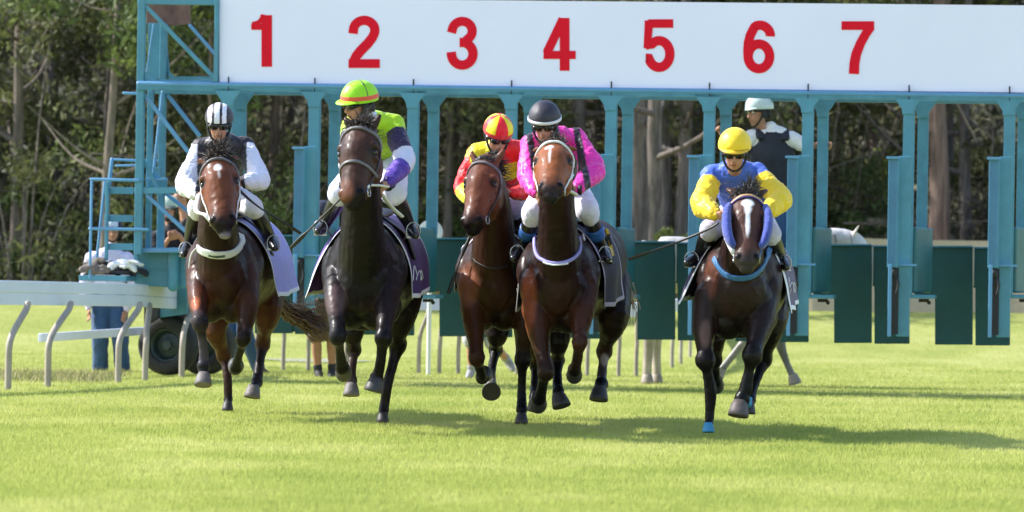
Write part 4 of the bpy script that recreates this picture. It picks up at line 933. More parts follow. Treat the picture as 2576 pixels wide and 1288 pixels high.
    def boots(s,m=None,tall=True,band=None,tip=1.0,cuffcol=None,sole=None,start=.12):
        for q in 'LR':
            K,A,T=(Vector(s.P[a+q]) for a in('kn','an','to')); b=MB(); m_=m or bootm
            if tall: b.tube([K.lerp(A,start),K.lerp(A,.45),K.lerp(A,.85),A],[.062,.062,.046,.046],n=16,sub=4)
            else: b.tube([K.lerp(A,.82),A],[.050,.046],n=14,sub=3)
            d=(T-A); b.tube([A-d*.22-V(0,0,.01),A+d*.2,A.lerp(T,.7),T],[.040,.046,.042,.030],n=12,sub=4)
            o=organic(b,'boot',.010,m_,s.root,smooth=3)
            if band:
                b=MB(); p,e=K.lerp(A,band[0]),K.lerp(A,band[1]); b.tube([p,e],[.067,.064],n=18,sub=3,cap=False); x=b.build('boot_band',band[2],None,smooth=True); attach(x,o)
            if sole: 
                b=MB(); b.tube([A-d*.25-V(0,0,.045),T-V(0,0,.028)],[(.036,.012),(.034,.010)],n=10,sub=3); x=b.build('sole',sole,None,smooth=True); attach(x,o)
    def helmet(s,post,m=None,peak=None,band=None,R=.118,strap=True,pk=1.0,z=.0,peakdir=0):
        K=s.k; b=MB(); H=s.h; m=m or silk; n=28
        R1=R
        me_v=[]; b2=MB()
        for i in range(12):
            t=math.radians(102*i/11)
            for j in range(n):
                p=2*math.pi*j/n; b2.v.append(tuple(H(R1*.94*math.sin(t)*math.cos(p),R1*1.12*math.sin(t)*math.sin(p)-.012,.055+z+R1*1.0*math.cos(t))))
        for i in range(11):
            for j in range(n): b2.f.append((i*n+j,i*n+(j+1)%n,(i+1)*n+(j+1)%n,(i+1)*n+j)); b2.mi.append(0)
        i0=len(b2.v)
        for i in range(6):   # inner shell
            t=math.radians(102-i*20)
            for j in range(n):
                p=2*math.pi*j/n; b2.v.append(tuple(H((R1-.018)*.94*math.sin(t)*math.cos(p),(R1-.018)*1.12*math.sin(t)*math.sin(p)-.012,.055+z+(R1-.018)*.99*math.cos(t))))
        for j in range(n): b2.f.append((11*n+j,11*n+(j+1)%n,i0+(j+1)%n,i0+j)); b2.mi.append(0)
        for i in range(5):
            for j in range(n): b2.f.append((i0+i*n+j,i0+i*n+(j+1)%n,i0+(i+1)*n+(j+1)%n,i0+(i+1)*n+j)); b2.mi.append(0)
        me=b2.mesh('helmet'); me.materials.append(m)
        bm=bmesh.new(); bm.from_mesh(me); bmesh.ops.remove_doubles(bm,verts=bm.verts,dist=.0004); bmesh.ops.recalc_face_normals(bm,faces=bm.faces); bm.to_mesh(me); bm.free()
        me.polygons.foreach_set('use_smooth',[True]*len(me.polygons))
        o=bpy.data.objects.new('helmet',me); COL.objects.link(o); attach(o,s.root)
        sbs=o.modifiers.new('s','SUBSURF'); sbs.levels=2; sbs.render_levels=2
        # subdivide for crisp paint, then colour by place on the shell
        dg=bpy.context.evaluated_depsgraph_get(); dg.update(); nm=bpy.data.meshes.new_from_object(o.evaluated_get(dg)); o.modifiers.clear(); o.data=nm
        nv=len(nm.vertices); co=np.empty(nv*3,np.float32); nm.vertices.foreach_get('co',co); Rr=(co.reshape(-1,3)-np.array(s.hc))/K
        a=Rr@np.array(s.sd); f_=Rr@np.array(s.f); u=Rr@np.array(s.up)-.055-z; out=np.ones((nv,4),np.float32); post(a,f_,u,out)
        at=nm.color_attributes.new('paint','FLOAT_COLOR','POINT'); at.data.foreach_set('color',out.ravel())
        if peak is not None:
            b=MB(); n2=17; pd=math.radians(peakdir)
            for r_,dz in ((.99,0),(1.0,.006),(1.36*pk,-.016),(1.37*pk,-.022),(1.0,-.006)):
                for j in range(n2):
                    p=math.radians(28+124*j/(n2-1)); q=math.sin((j/(n2-1))*math.pi)**.55; rr=1+(r_-1)*q; b.v.append(tuple(H(R1*.94*rr*math.cos(p+pd),R1*1.12*rr*math.sin(p+pd)-.012,.050+z+dz*q-.002)))
            for i in range(4):
                for j in range(n2-1): b.f.append((i*n2+j,i*n2+j+1,(i+1)*n2+j+1,(i+1)*n2+j)); b.mi.append(0)
            x=b.build('peak',peak,None,smooth=True); attach(x,o)
        if band is not None:
            b=MB(); prof=[]
            for j in range(n):
                p=2*math.pi*j/n
                for (rr,zz) in ((.985,.010),(1.03,.010),(1.035,-.012),(.985,-.012)): b.v.append(tuple(H(R1*.94*rr*math.cos(p),R1*1.12*rr*math.sin(p)-.012,.053+z+zz)))
            for j in range(n):
                for q in range(4): b.f.append((j*4+q,j*4+(q+1)%4,((j+1)%n)*4+(q+1)%4,((j+1)%n)*4+q)); b.mi.append(0)
            x=b.build('band',band,None,smooth=True); attach(x,o)
        # skull-cap harness showing below the rim
        b=MB(); b.tube([H(-.086,-.01,.03),H(-.083,.015,-.03),H(-.050,.045,-.095),H(0,.062,-.118),H(.050,.045,-.095),H(.083,.015,-.03),H(.086,-.01,.03)],[(.009,.004)]*7,n=6)
        b.tube([H(-.086,-.05,.0),H(-.07,-.085,-.02),H(0,-.108,-.03),H(.07,-.085,-.02),H(.086,-.05,.0)],[(.03,.012)]*5,side=tuple(s.up),n=8)
        x=b.build('chin_strap',blk,None,smooth=True); attach(x,o)
        b=MB(); P_=[H(.084*math.sin(t),.094*math.cos(t)-.010,.034+.006*math.cos(t)) for t in np.linspace(-2.9,2.9,22)]; b.tube(P_,[(.030,.008)]*22,side=tuple(s.up),n=8,sub=1)
        for e in (-1,1): b.ball(H(e*.082,-.012,-.008),(.012*K,.034*K,.040*K),s.sd,s.f,s.up)
        x=b.build('skull_cap',blk,None,smooth=True); attach(x,o)
    def goggles(s,z=.012,big=1.0):
        z=.010
        b=MB(); H=s.h; K=s.k
        for e in (-1,1): b.ball(H(e*.036,.088,z),(.038*K*big,.024*K,.029*K*big),s.sd,s.f,s.up,n=16,m=10)
        b.ball(H(0,.096,z+.006),(.016*K,.010*K,.010*K),s.sd,s.f,s.up)
        b.tube([H(-.088,-.01,z+.01),H(-.078,.045,z+.006),H(-.062,.075,z)],[(.012,.004)]*3,n=6); b.tube([H(.088,-.01,z+.01),H(.078,.045,z+.006),H(.062,.075,z)],[(.012,.004)]*3,n=6)
        b.build('goggles',gogm,s.root,smooth=True)
    def hair_cap(s,m):
        b=MB(); b.ball(s.h(0,-.022,.038),(.083*s.k,.096*s.k,.092*s.k),s.sd,s.f,s.up,n=20,m=12); b.build('hair',m,s.root,smooth=True)
def whip(label,pts,r=.007,grip=.012):
    b=MB(); n=len(pts); b.tube(pts,[grip,grip]+[r]*(n-2),n=8,sub=6); e=Vector(pts[-1]); d=(e-Vector(pts[-2])).normalized(); b.tube([e-d*.01,e+d*.06,e+d*.16],[(.010,.005),(.016,.005),(.013,.004)],n=8,sub=3)
    tag(b.build('whip',whipm,None,smooth=True),label,'whip')
def stirrup(H,P,q,strapm=None):
    """stirrup iron and leather of one foot, parts of the horse's tack"""
    A=Vector(P['an'+q]); T=Vector(P['to'+q]); c=A.lerp(T,.62)-V(0,0,.035); b=MB()
    pts=[c+V(math.cos(t)*.050,0,math.sin(t)*.060+.045) for t in np.linspace(-.9,4.04,14)]
    b.tube(pts,[.004]*14,n=6,sub=2); b.box(c+V(0,0,-.004),.048,.022,.006); o=b.build('stirrup',steel,H.root,smooth=False)
    cc,a,b_=H.tor(.36); t=cc+V((a+.02)*(1 if T.x>cc.x else -1)*.75,0,b_*.55); b=MB(); b.tube([c+V(0,0,.100),t],[(.003,.012)]*2,n=6,sub=3); b.build('stirrup_leather',strapm or leatg,H.root)
BAY=(.115,.042,.018); BAYF=(.19,.062,.024); DKB=(.030,.016,.012); BLK=(.011,.009,.010); CHS=(.15,.055,.024)
purple=mat('purple_cloth',(.10,.035,.26),.6,var=.15,bump=.3); lilac=mat('lilac_cloth',(.33,.30,.62),.6,var=.08,bump=.25)
dpurple=mat('dark_purple_cloth',(.028,.012,.055),.6,var=.25,bump=.3); wedge=mat('white_piping',(.75,.74,.78),.5,var=.04)
whitel=mat('white_strap',(.72,.70,.66),.5,var=.06); yelc=mat('yellow_cloth',(.80,.50,.02),.5,var=.1); bluec=mat('blue_cloth',(.03,.14,.42),.6,var=.15,bump=.3)
royal=mat('royal_fleece',(.035,.06,.34),.9,var=.12,scale=20,bump=.8,bscale=120,sheen=.4); cyan=mat('cyan_bandage',(.04,.24,.42),.6,var=.08,bump=.2)
GRP='racehorses galloping from the gate'; JG='jockeys riding out of the gate'
# =============================== horse 1 (left)
H1=Horse('racehorse','bay racehorse with a white star and open mouth, leftmost of the galloping field',29.0,dict(
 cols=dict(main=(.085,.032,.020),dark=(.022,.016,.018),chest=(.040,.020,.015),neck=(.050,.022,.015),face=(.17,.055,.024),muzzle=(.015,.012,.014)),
 torso=[(562,700,.0,.19,.25),(562,690,.15,.265,.35),(575,675,.5,.275,.37),(612,668,1.0,.28,.36),(640,655,1.45,.25,.33),(650,652,1.75,.23,.29),(652,672,1.95,.14,.19)],
 neck=[(555,680,.1,.19,.30),(550,620,-.05,.165,.25),(548,550,-.25,.145,.20),(549,470,-.40,.11,.15),(549,420,-.42,.085,.11)],
 head=dict(poll=(547,402,-.46),muz=(561,562,-.84),w=1.40,yaw=3,ear=(.10,-.10,-.10)),
 white=[(0,.135,.03,.030,.050,.09,(.80,.77,.77),.25),(0.004,.20,.03,.012,.06,.09,(.75,.70,.68),.5)],lip=(.62,.50,.48),
 patch=[(520,880,-.3,(.2,.5,.12),(.06,.05,.06)),(495,765,-.15,(.05,.3,.07),(.30,.08,.03))],  # second patch: orange sunlight on the foreleg painted into the coat
 legs=[leg([(503,700,.10,.105),(500,752,-.10,.082),(503,812,-.36,.060,.064),(512,885,-.30,.036),(512,920,-.30,.040,.047),(512,950,-.34,.036)],(0,-.35,-1),c=[(.20,.06,.025),(.20,.06,.028),(.045,.035,.042),(.040,.032,.038),(.03,.025,.03),(.04,.035,.04)],hm=hoofm,hs=1.12),
  leg([(620,705,.10,.105),(622,780,-.08,.082),(612,852,-.22,.060,.058),(598,905,.02,.034),(594,925,.10,.042,.046),(592,930,.16,.036)],(0,.75,.1),c=[BAYF,(.12,.045,.02),(.02,.015,.015),BLK,BLK,BLK],hm=hoofd,hs=1.05),
  leg([(560,740,1.5,.14),(540,820,1.15,.10),(563,895,1.30,.060,.058),(572,950,1.22,.036),(574,1005,1.20,.034,.036),(573,1018,1.15,.030)],(0,-.1,-1),c=[BAY,(.18,.065,.025),(.15,.055,.022),(.08,.032,.018),(.03,.02,.018),(.02,.015,.015)],hs=.78),
  leg([(668,690,1.55,.17),(672,780,1.30,.12),(661,865,1.45,.062,.060),(651,930,1.32,.038),(646,962,1.25,.040,.045),(637,980,1.15,.036)],(-.12,-.2,-1),c=[BAY,(.16,.055,.028),(.11,.04,.025),(.04,.025,.025),(.03,.022,.025),(.035,.03,.03)],hm=hoofm,hs=1.12)]))
br=H1.bridle(brow=leatg,cheek=whitel); H1.forelock(hairm,L=.13,n=150,d=(.45,.25,.55),spread=.8,w_=.010); H1.mane(hairm,L=.16,n=190,d=(.25,.05,.7),spread=.6)
H1.forelock(hairb,seed=8,L=.10,n=70,d=(-.3,-.1,.8),spread=.7,w_=.009)
H1.strap('breast_collar',[(484,588),(486,606),(500,624),(525,637),(550,641),(578,638),(597,626),(606,608),(604,592)],.062,mat('collar_white',(.60,.62,.58),.6,var=.06,bump=.2),th=.012)
H1.strap('collar_patch',[(528,640),(545,643),(562,642)],.022,mat('patch_green',(.05,.08,.06),.6),th=.016)
H1.rein([H1.H(-.075,.51,-.10),H1.H(-.075,.51,-.10)+V(-.06,.02,.06),H1.at(494,530,-.6),H1.at(500,490,-.35)],whitel,r=.010)
H1.strap('bandage_seam',[(498,600),(478,600)],.01,whitel)
H1.rein([H1.at(509,612,-.1),H1.at(482,640,-.0),H1.at(475,690,.1)],wedge,r=.004,name='breast_strap')
H1.tail([(695,720,1.95),(702,765,2.15),(732,790,2.3),(768,803,2.4),(806,828,2.45)],.032,mat('tail_hair_brown',(.085,.040,.026),.5,var=.5,scale=30),n=300,w_=.007)
H1.hair('tail_wisps',[H1.at(715,770,2.2),H1.at(760,795,2.35)],26,.42,(1,0,.45),.45,hairb,5,.003,grav=0)
H1.saddlecloth(1,.28,.62,96+22,.13,lilac,wedge,wave=.012); H1.saddlecloth(-1,.28,.66,86,.02,lilac,wedge)
H1.saddle()
def curl_logo(H,m,par=None,i0=4,j0=12,sc=1.0):
    """small pale stitched curls near the lower edge of the cloth"""
    g=H.grid; b=MB(); off=V(.012*(1 if g[8][20].x>H.T[3][0].x else -1),-.006,0)
    for k in range(3):
        P=[g[min(23,i0*2+int(k*3+t*1.5))][min(22,int(j0*1.38+1.5*math.sin(t*2.2+k)))]+off for t in (0,1,2,3)]; b.tube(P,[.003]*4,n=5,sub=5)
    b.build('stitched_mark',m,H.root)
curl_logo(H1,wedge,i0=3,j0=14)
def jockey(H,label,J,**kw):
    P={k:(H.at(*v) if k not in('fist','hdL','hdR','thL','thR','pnL','pnR') else v) for k,v in J.items()}
    return Person(label,P,group=JG,**kw)
J1=jockey(H1,'jockey in white sleeves, black vest and a black-and-white striped cap with dark goggles',dict(
 head=(551,315,.05),hip=(562,500,.80),shL=(506,372,.22),shR=(616,368,.22),elL=(466,462,.02),elR=(654,452,.02),wrL=(496,492,-.22),wrR=(612,458,-.22),
 hdL=(.6,-.5,-.2),hdR=(-.9,-.3,-.1),thL=(.3,-.5,.9),thR=(-.2,-.5,.9),knL=(497,520,.20),knR=(636,520,.20),anL=(474,618,.55),anR=(682,600,.50),toL=(462,640,.32),toR=(692,624,.30),fist=1.0),yaw=-2,pitch=14)
wht=(.74,.73,.82); bk=(.022,.018,.026)
def vest(P):
    def post(me,out):
        n=len(me.vertices); co=np.empty(n*3,np.float32); me.vertices.foreach_get('co',co); co=co.reshape(-1,3); a=(co-np.array(P.sh))@np.array(P.sdv)
        return co,a
    return post
def j1post(me,out):
    n=len(me.vertices); co=np.empty(n*3,np.float32); me.vertices.foreach_get('co',co); R=co.reshape(-1,3)-np.array(J1.sh); a=R@np.array(J1.sdv); t=R@np.array(J1.ax)
    m=(np.abs(a)<.190-.05*np.clip(t/.3,0,1))&(t<.42); out[m,:3]=bk
J1.top('racing_silks',bk,[wht]*6,sl=.014,el=1.15,collar=bk,hem=.72,post=j1post)
def hp1(a,f,u,o):
    st=np.floor((a+.0125+.1)/.025).astype(int)%2; q=a+.012; c=np.where(((np.abs(q)<.020)|((np.abs(q)>.040)&(np.abs(q)<.072)))[:,None],np.array([[.80,.78,.86]]),np.array([[.022,.017,.028]])); o[:,:3]=c
J1.helmet(hp1,peak=None,band=None,R=.118); J1.goggles(z=.004,big=1.05); J1.legs('breeches',(.74,.73,.82),end=.62); J1.boots()
b=MB(); 
for sg in (-1,1): b.ball(J1.sh+V(.12,-.11,-.28)+V(.03*sg,0,.01*sg),(.035,.008,.012),(1,0,.6*sg),(0,1,0),(-.6*sg,0,1))
for k in range(5): b.ball(J1.sh+V(.10+.018*k,-.105-.0*k,-.25-.018*(k%2)),(.007,.006,.028),(1,0,0),(0,1,0),(.3,0,1))
b.build('silver_emblem',wedge,J1.root,smooth=True)
whip('black whip held out to the right by the jockey in the striped cap',[H1.at(594,468,-.30),H1.at(612,488,-.28),H1.at(650,520,-.2),H1.at(700,551,-.1),H1.at(714,560,-.08)])
stirrup(H1,J1.P,'L'); stirrup(H1,J1.P,'R')
# =============================== horse 2
H2=Horse('racehorse','very dark brown racehorse with its head held high under the jockey in the lime cap',27.1,dict(group=GRP,k=.30,
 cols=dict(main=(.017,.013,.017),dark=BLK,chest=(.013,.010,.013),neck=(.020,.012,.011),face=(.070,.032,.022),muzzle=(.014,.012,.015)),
 torso=[(912,715,.0,.2,.26),(915,700,.15,.275,.38),(922,690,.5,.29,.39),(950,682,1.0,.30,.38),(982,660,1.5,.265,.34),(990,660,1.8,.24,.3),(990,685,2.0,.15,.2)],
 neck=[(912,690,.1,.19,.31),(912,610,-.05,.165,.27),(912,525,-.2,.14,.21),(913,430,-.35,.115,.16),(908,355,-.40,.09,.12)],
 head=dict(poll=(905,322,-.45),muz=(880,498,-.74),w=1.42,yaw=20,ear=(.085,-.14,-.02)),
 patch=[(845,755,-.2,(.09,.3,.13),(.10,.06,.06)),(870,480,-.7,(.08,.2,.10),(.13,.05,.028))],  # first patch: sun highlight on the forearm painted into the coat
 legs=[leg([(848,700,.10,.105),(845,758,-.12,.080),(850,845,-.32,.060,.064),(858,905,-.12,.036),(862,925,-.05,.044,.050),(866,930,.02,.038)],(-.1,.8,-.1),c=[DKB,(.08,.05,.05),(.02,.016,.02),BLK,BLK,BLK]),
  leg([(975,705,.08,.11),(970,775,-.10,.085),(965,850,-.30,.062,.064),(955,925,-.25,.038),(948,952,-.22,.044,.048),(944,962,-.24,.040)],(-.25,-.1,-1),c=[DKB,(.06,.03,.03),(.02,.016,.02),BLK,BLK,BLK],hs=1.1),
  leg([(890,760,1.5,.13),(888,820,1.1,.10),(890,880,1.30,.058,.056),(884,935,1.15,.034),(884,958,1.12,.040,.044),(884,975,1.10,.036)],(0,-.2,-1),c=[DKB,DKB,(.03,.02,.02),(.16,.10,.08),(.18,.12,.11),(.18,.12,.11)],hm=hoofm,hs=1.05),
  leg([(1010,700,1.5,.19),(1005,790,1.25,.135),(1000,868,1.42,.070,.066),(976,965,1.35,.038),(966,1030,1.34,.038,.040),(963,1046,1.30,.032)],(0,-.1,-1),c=[DKB,DKB,BLK,(.03,.015,.012),(.03,.018,.015),BLK],hs=.80)]))
br=H2.bridle(brow=leatg,nose=leatg); H2.forelock(hairm,L=.10,n=90,d=(.1,-.3,1),spread=.6,w_=.008); H2.forelock(hairb,seed=4,L=.08,n=40,d=(-.1,-.3,1)); H2.mane(hairm,L=.13,n=120,d=(.6,.1,.4))
H2.rein([H2.H(.075,.51,-.10),H2.at(925,468,-.65),H2.at(950,466,-.45),H2.at(975,470,-.3)],whitel,r=.009)
H2.rein([H2.at(962,490,-.05),H2.at(985,520,.1),H2.at(1012,545,.2)],wedge,r=.008,name='neck_strap'); 
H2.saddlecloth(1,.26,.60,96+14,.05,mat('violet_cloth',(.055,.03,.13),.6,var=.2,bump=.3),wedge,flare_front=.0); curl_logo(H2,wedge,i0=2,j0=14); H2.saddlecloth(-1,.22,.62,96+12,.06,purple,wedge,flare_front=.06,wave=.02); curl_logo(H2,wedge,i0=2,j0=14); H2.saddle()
H2.tail([(995,640,2.05),(1000,700,2.25),(1000,780,2.3)],.05,hairm,n=90)
J2=jockey(H2,'jockey in a lime cap with red band and lime, white and purple silks',dict(
 head=(902,265,.10),hip=(960,400,.75),shL=(884,318,.30),shR=(990,312,.30),elL=(878,405,.10),elR=(1018,405,.12),wrL=(892,470,-.15),wrR=(975,462,-.20),
 hdR=(-.7,-.6,-.5),thR=(-.3,-.6,.8),knL=(857,486,.22),knR=(990,485,.22),anL=(815,570,.5),anR=(1032,570,.52),toL=(800,582,.30),toR=(1045,592,.32),fist=1.0),yaw=58,pitch=10,roll=-10)
lime=(.42,.66,.012); pur=(.085,.03,.33); nvy=(.03,.015,.06)
J2.top('racing_silks',lime,[lime,nvy,(.68,.66,.80),pur,pur,pur],sl=.014,el=1.12,collar=(.68,.66,.80),hem=.55)
def hp2(a,f,u,o):
    c=np.tile(np.array([[.33,.72,.012]]),(len(a),1)); c[np.abs(a+.0)<.006]=(.03,.02,.05); c[(np.abs(f+.012)<.005)&(u>.0)]=(.03,.02,.05); c[np.abs(u-.012)<.014]=(.75,.10,.05); o[:,:3]=c
J2.helmet(hp2,peak=mat('lime_peak',(.33,.72,.012),.5),R=.130,pk=.93); J2.goggles(); J2.legs('breeches',(.70,.68,.80),end=.50,r=(.115,.085,.06)); J2.boots(start=-.12,band=(-.02,.16,mat('red_cuff',(.75,.01,.02),.5)))
b=MB(); c=J2.at if 0 else None
b.ball(H2.at(940,292,.62),(.035,.012,.012)); b.build('back_fastener',black,J2.root,smooth=True)
whip('black whip pointing down to the left from the jockey in the lime cap',[H2.at(886,472,-.22),H2.at(868,490,-.2),H2.at(845,512,-.15),H2.at(800,556,-.08),H2.at(768,588,-.03)])
stirrup(H2,J2.P,'L'); stirrup(H2,J2.P,'R')
# =============================== horse 3
H3=Horse('racehorse','light bay plain-faced racehorse, head turned left, under the red-and-yellow jockey',28.7,dict(group=GRP,k=.36,
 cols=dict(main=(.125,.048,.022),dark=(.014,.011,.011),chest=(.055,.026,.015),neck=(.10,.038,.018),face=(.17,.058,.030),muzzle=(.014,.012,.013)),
 torso=[(1243,720,.0,.19,.25),(1243,708,.15,.26,.35),(1252,695,.5,.275,.37),(1265,690,1.0,.28,.36),(1275,680,1.5,.25,.33),(1278,680,1.8,.22,.28),(1278,700,1.95,.14,.19)],
 neck=[(1243,690,.1,.18,.29),(1242,620,-.05,.165,.25),(1243,550,-.2,.14,.19),(1238,475,-.34,.11,.15),(1226,425,-.38,.09,.12)],
 head=dict(poll=(1217,408,-.42),muz=(1182,564,-.72),w=1.30,yaw=26,ear=(.095,-.15,-.02)),
 patch=[(1178,720,0,(.12,.3,.2),(.17,.06,.03))],
 legs=[leg([(1192,730,.10,.105),(1192,800,-.05,.088),(1200,900,-.22,.060,.060),(1212,945,-.02,.040),(1214,948,.05,.046,.052),(1216,950,.10,.040)],(.1,.85,.05),c=[(.16,.055,.022),(.17,.06,.022),(.10,.035,.018),BLK,BLK,BLK],hs=1.05),
  leg([(1310,730,.10,.11),(1318,820,0,.080),(1314,905,-.02,.060,.062),(1312,985,.0,.034),(1312,1030,-.03,.038,.043),(1312,1048,-.07,.033)],(0,-.1,-1),c=[(.11,.04,.018),(.12,.045,.02),BLK,BLK,BLK,BLK],hs=.86),
  leg([(1235,760,1.5,.13),(1250,830,1.15,.10),(1247,880,1.3,.055,.056),(1236,935,1.1,.036),(1236,968,1.0,.040,.044),(1236,985,.95,.040)],(0,-1.0,-.35),c=[DKB,DKB,BLK,BLK,(.55,.52,.5),(.62,.60,.57)],hm=hoofd,hs=1.25),
  leg([(1320,760,1.5,.14),(1340,850,1.2,.10),(1350,920,1.3,.058,.056),(1345,980,1.2,.036),(1345,1000,1.1,.040,.04),(1345,1012,1.05,.035)],(0,.2,-1))]))
br=H3.bridle(brow=leatg); H3.forelock(hairm,L=.05,n=60,d=(.3,-.1,1),spread=.4,w_=.008); H3.mane(hairm,L=.14,n=200,d=(.9,.0,.1),spread=.4)
H3.strap('neck_strap',[(1192,650),(1215,668),(1245,674),(1275,668)],.012,leath,th=.005)
H3.rein([H3.H(.07,.51,-.10),H3.at(1235,530,-.55),H3.at(1262,510,-.35)],leath,r=.006)
H3.saddlecloth(-1,.24,.62,96+6,.03,dpurple,wedge); H3.saddlecloth(1,.24,.62,96+6,.03,dpurple,wedge); H3.saddle()
J3=jockey(H3,'jockey in red-and-yellow quartered cap and silks with head bowed',dict(
 head=(1252,344,.05),hip=(1275,500,.78),shL=(1200,385,.24),shR=(1318,378,.26),elL=(1163,470,.10),elR=(1345,480,.12),wrL=(1180,505,-.12),wrR=(1288,488,-.22),
 hdR=(-1,-.3,.05),thR=(-.3,-.6,.6),knL=(1215,520,.2),knR=(1290,525,.2),anL=(1188,615,.5),anR=(1330,615,.52),toL=(1170,650,.32),toR=(1335,640,.35),fist=1.0),yaw=-14,pitch=30)
red=(.78,.008,.012); yel=(.82,.72,.01)
def j3post(me,out):
    n=len(me.vertices); co=np.empty(n*3,np.float32); me.vertices.foreach_get('co',co); co=co.reshape(-1,3); R=co-np.array(J3.sh); a=R@np.array(J3.sdv); t=R@np.array(J3.ax); inr=np.abs(a)<.24
    q=(a>0)^(t>.22)^(t<.03); c=np.where(q[:,None],np.array([yel]),np.array([red])); out[inr,:3]=c[inr]
J3.top('racing_silks',red,[yel,red,red,yel,yel,yel],sl=.010,collar=red,hem=.75,post=j3post)
def hp3(a,f,u,o):
    an=np.degrees(np.arctan2(a,f+.012)); seg=np.floor((an+22.5+360)/45).astype(int)%2; c=np.where((seg==0)[:,None],np.array([[.80,.01,.02]]),np.array([[.82,.70,.01]])); c[u<.012]=(.6,.03,.04); o[:,:3]=c
J3.helmet(hp3,R=.122); J3.goggles(); J3.legs('breeches',(.30,.27,.42),end=.6); J3.boots()
whip('thin black whip hanging beside the boot of the jockey in red and yellow',[H3.at(1180,600,-.05),H3.at(1170,625,-.05),H3.at(1158,655,0),H3.at(1146,688,0)],r=.006)
stirrup(H3,J3.P,'L')
b=MB(); W3=Vector(J3.P['wrR']); E3=Vector(J3.P['elR']); b.tube([W3.lerp(E3,.10),W3.lerp(E3,.16)],[.034,.034],n=16,sub=2,cap=False); b.build('wristband',black,J3.root,smooth=True)
# =============================== horse 4
H4=Horse('racehorse','bright bay racehorse with white blaze and white bridle under the jockey in pink',27.6,dict(group=GRP,k=.34,
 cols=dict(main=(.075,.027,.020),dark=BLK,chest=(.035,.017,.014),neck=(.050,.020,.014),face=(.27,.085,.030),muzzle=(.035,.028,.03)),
 torso=[(1402,722,.0,.19,.26),(1405,710,.15,.27,.37),(1418,698,.5,.285,.38),(1455,685,1.0,.295,.37),(1490,662,1.5,.26,.34),(1500,658,1.8,.23,.29),(1500,680,1.98,.14,.19)],
 neck=[(1405,690,.1,.18,.30),(1404,620,-.05,.155,.25),(1402,545,-.22,.135,.20),(1400,460,-.38,.115,.16),(1396,395,-.42,.09,.12)],
 head=dict(poll=(1394,368,-.46),muz=(1384,474,-.92),w=1.34,yaw=8,ear=(.105,-.06,-.06)),
 white=[(-.018,.125,.03,.030,.038,.09,(.85,.80,.80),.3),(-.012,.23,.03,.011,.12,.09,(.78,.66,.62),.5)],
 patch=[(1330,760,0,(.08,.3,.3),(.20,.05,.02)),(1520,905,1.4,(.04,.3,.06),(.30,.24,.22))],
 legs=[leg([(1350,730,.10,.108),(1354,820,-.05,.090),(1372,935,-.25,.060,.062),(1362,985,-.0,.040),(1356,1000,.06,.046,.052),(1354,1004,.10,.042)],(0,.8,-.3),c=[(.13,.045,.02),(.15,.05,.02),(.06,.025,.015),BLK,BLK,BLK],hs=1.1),
  leg([(1470,730,.10,.108),(1462,800,-.10,.082),(1458,862,-.30,.058,.056),(1450,915,-.05,.040),(1446,930,.02,.046,.050),(1445,934,.08,.042)],(0,.85,-.2),c=[(.14,.045,.02),(.15,.05,.025),(.13,.045,.025),(.10,.04,.03),BLK,BLK],hs=1.0),
  leg([(1410,770,1.5,.12),(1404,850,1.15,.09),(1403,905,1.30,.054,.054),(1402,960,1.1,.036),(1404,985,1.0,.042,.046),(1407,1002,.95,.040)],(.3,-.3,-1),c=[DKB,DKB,(.05,.035,.03),BLK,BLK,BLK],hs=1.2),
  leg([(1530,720,1.5,.18),(1542,800,1.25,.125),(1520,885,1.42,.064,.062),(1514,945,1.28,.036),(1513,966,1.2,.046,.052),(1508,985,1.1,.042)],(-.1,-.25,-1),c=[(.06,.025,.02),(.05,.022,.018),(.10,.04,.028),(.16,.12,.11),BLK,BLK],hs=1.2)]))
br=H4.bridle(m=whitel,brow=whitel,cheek=whitel); H4.forelock(hairb,L=.09,n=90,d=(.0,.1,1),spread=.7,w_=.008); H4.mane(hairm,L=.10,n=100)
H4.rein([H4.H(.08,.50,-.08),H4.at(1408,476,-.75),H4.at(1430,480,-.5),H4.at(1448,490,-.35)],whitel,r=.011)
H4.rein([H4.H(.11*1.1,.30,-.10),H4.at(1438,440,-.55),H4.at(1418,468,-.70),H4.H(.08,.49,-.06)],whitel,r=.008,name='bridle_link')
H4.strap('breast_collar',[(1347,595),(1346,615),(1352,640),(1370,655),(1395,661),(1425,657),(1448,643),(1458,620),(1456,598)],.024,lilac,th=.012)
H4.strap('collar_stripe',[(1372,657),(1395,663),(1425,659)],.012,wedge,th=.020)
for sg,x in ((-1,1342),(1,1462)): H4.strap('breast_strap',[(x,560),(x+sg*2,585),(x+sg*6,605)],.012,wedge,th=.010)
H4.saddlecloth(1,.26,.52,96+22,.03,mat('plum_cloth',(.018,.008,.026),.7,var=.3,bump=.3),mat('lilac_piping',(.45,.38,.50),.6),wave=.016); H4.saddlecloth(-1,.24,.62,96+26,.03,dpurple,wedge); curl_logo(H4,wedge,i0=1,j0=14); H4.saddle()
H4.strap('cloth_trim',[(1318,590),(1325,562),(1338,545)],.02,lilac,th=.012); 
b=MB(); b.box(H4.at(1533,610,.75),.012,.11,.10,V(1,0,0),V(0,1,0),V(-.25,0,1)); b.build('number_cloth',yelc,H4.root,bevel=.004)
b=MB(); c=H4.at(1531,606,.63); b.bar(c+V(-.02,0,-.04),c+V(.0,0,.05),.02,.006); b.bar(c+V(.0,-.003,.05),c+V(.018,-.003,-.03),.016,.006); b.build('number_mark',black,H4.root)
H4.tail([(1520,640,2.05),(1560,700,2.35),(1580,760,2.5),(1575,800,2.55)],.03,mat('tail_pale_wisps',(.25,.18,.14),.5,var=.3),n=34,w_=.004)
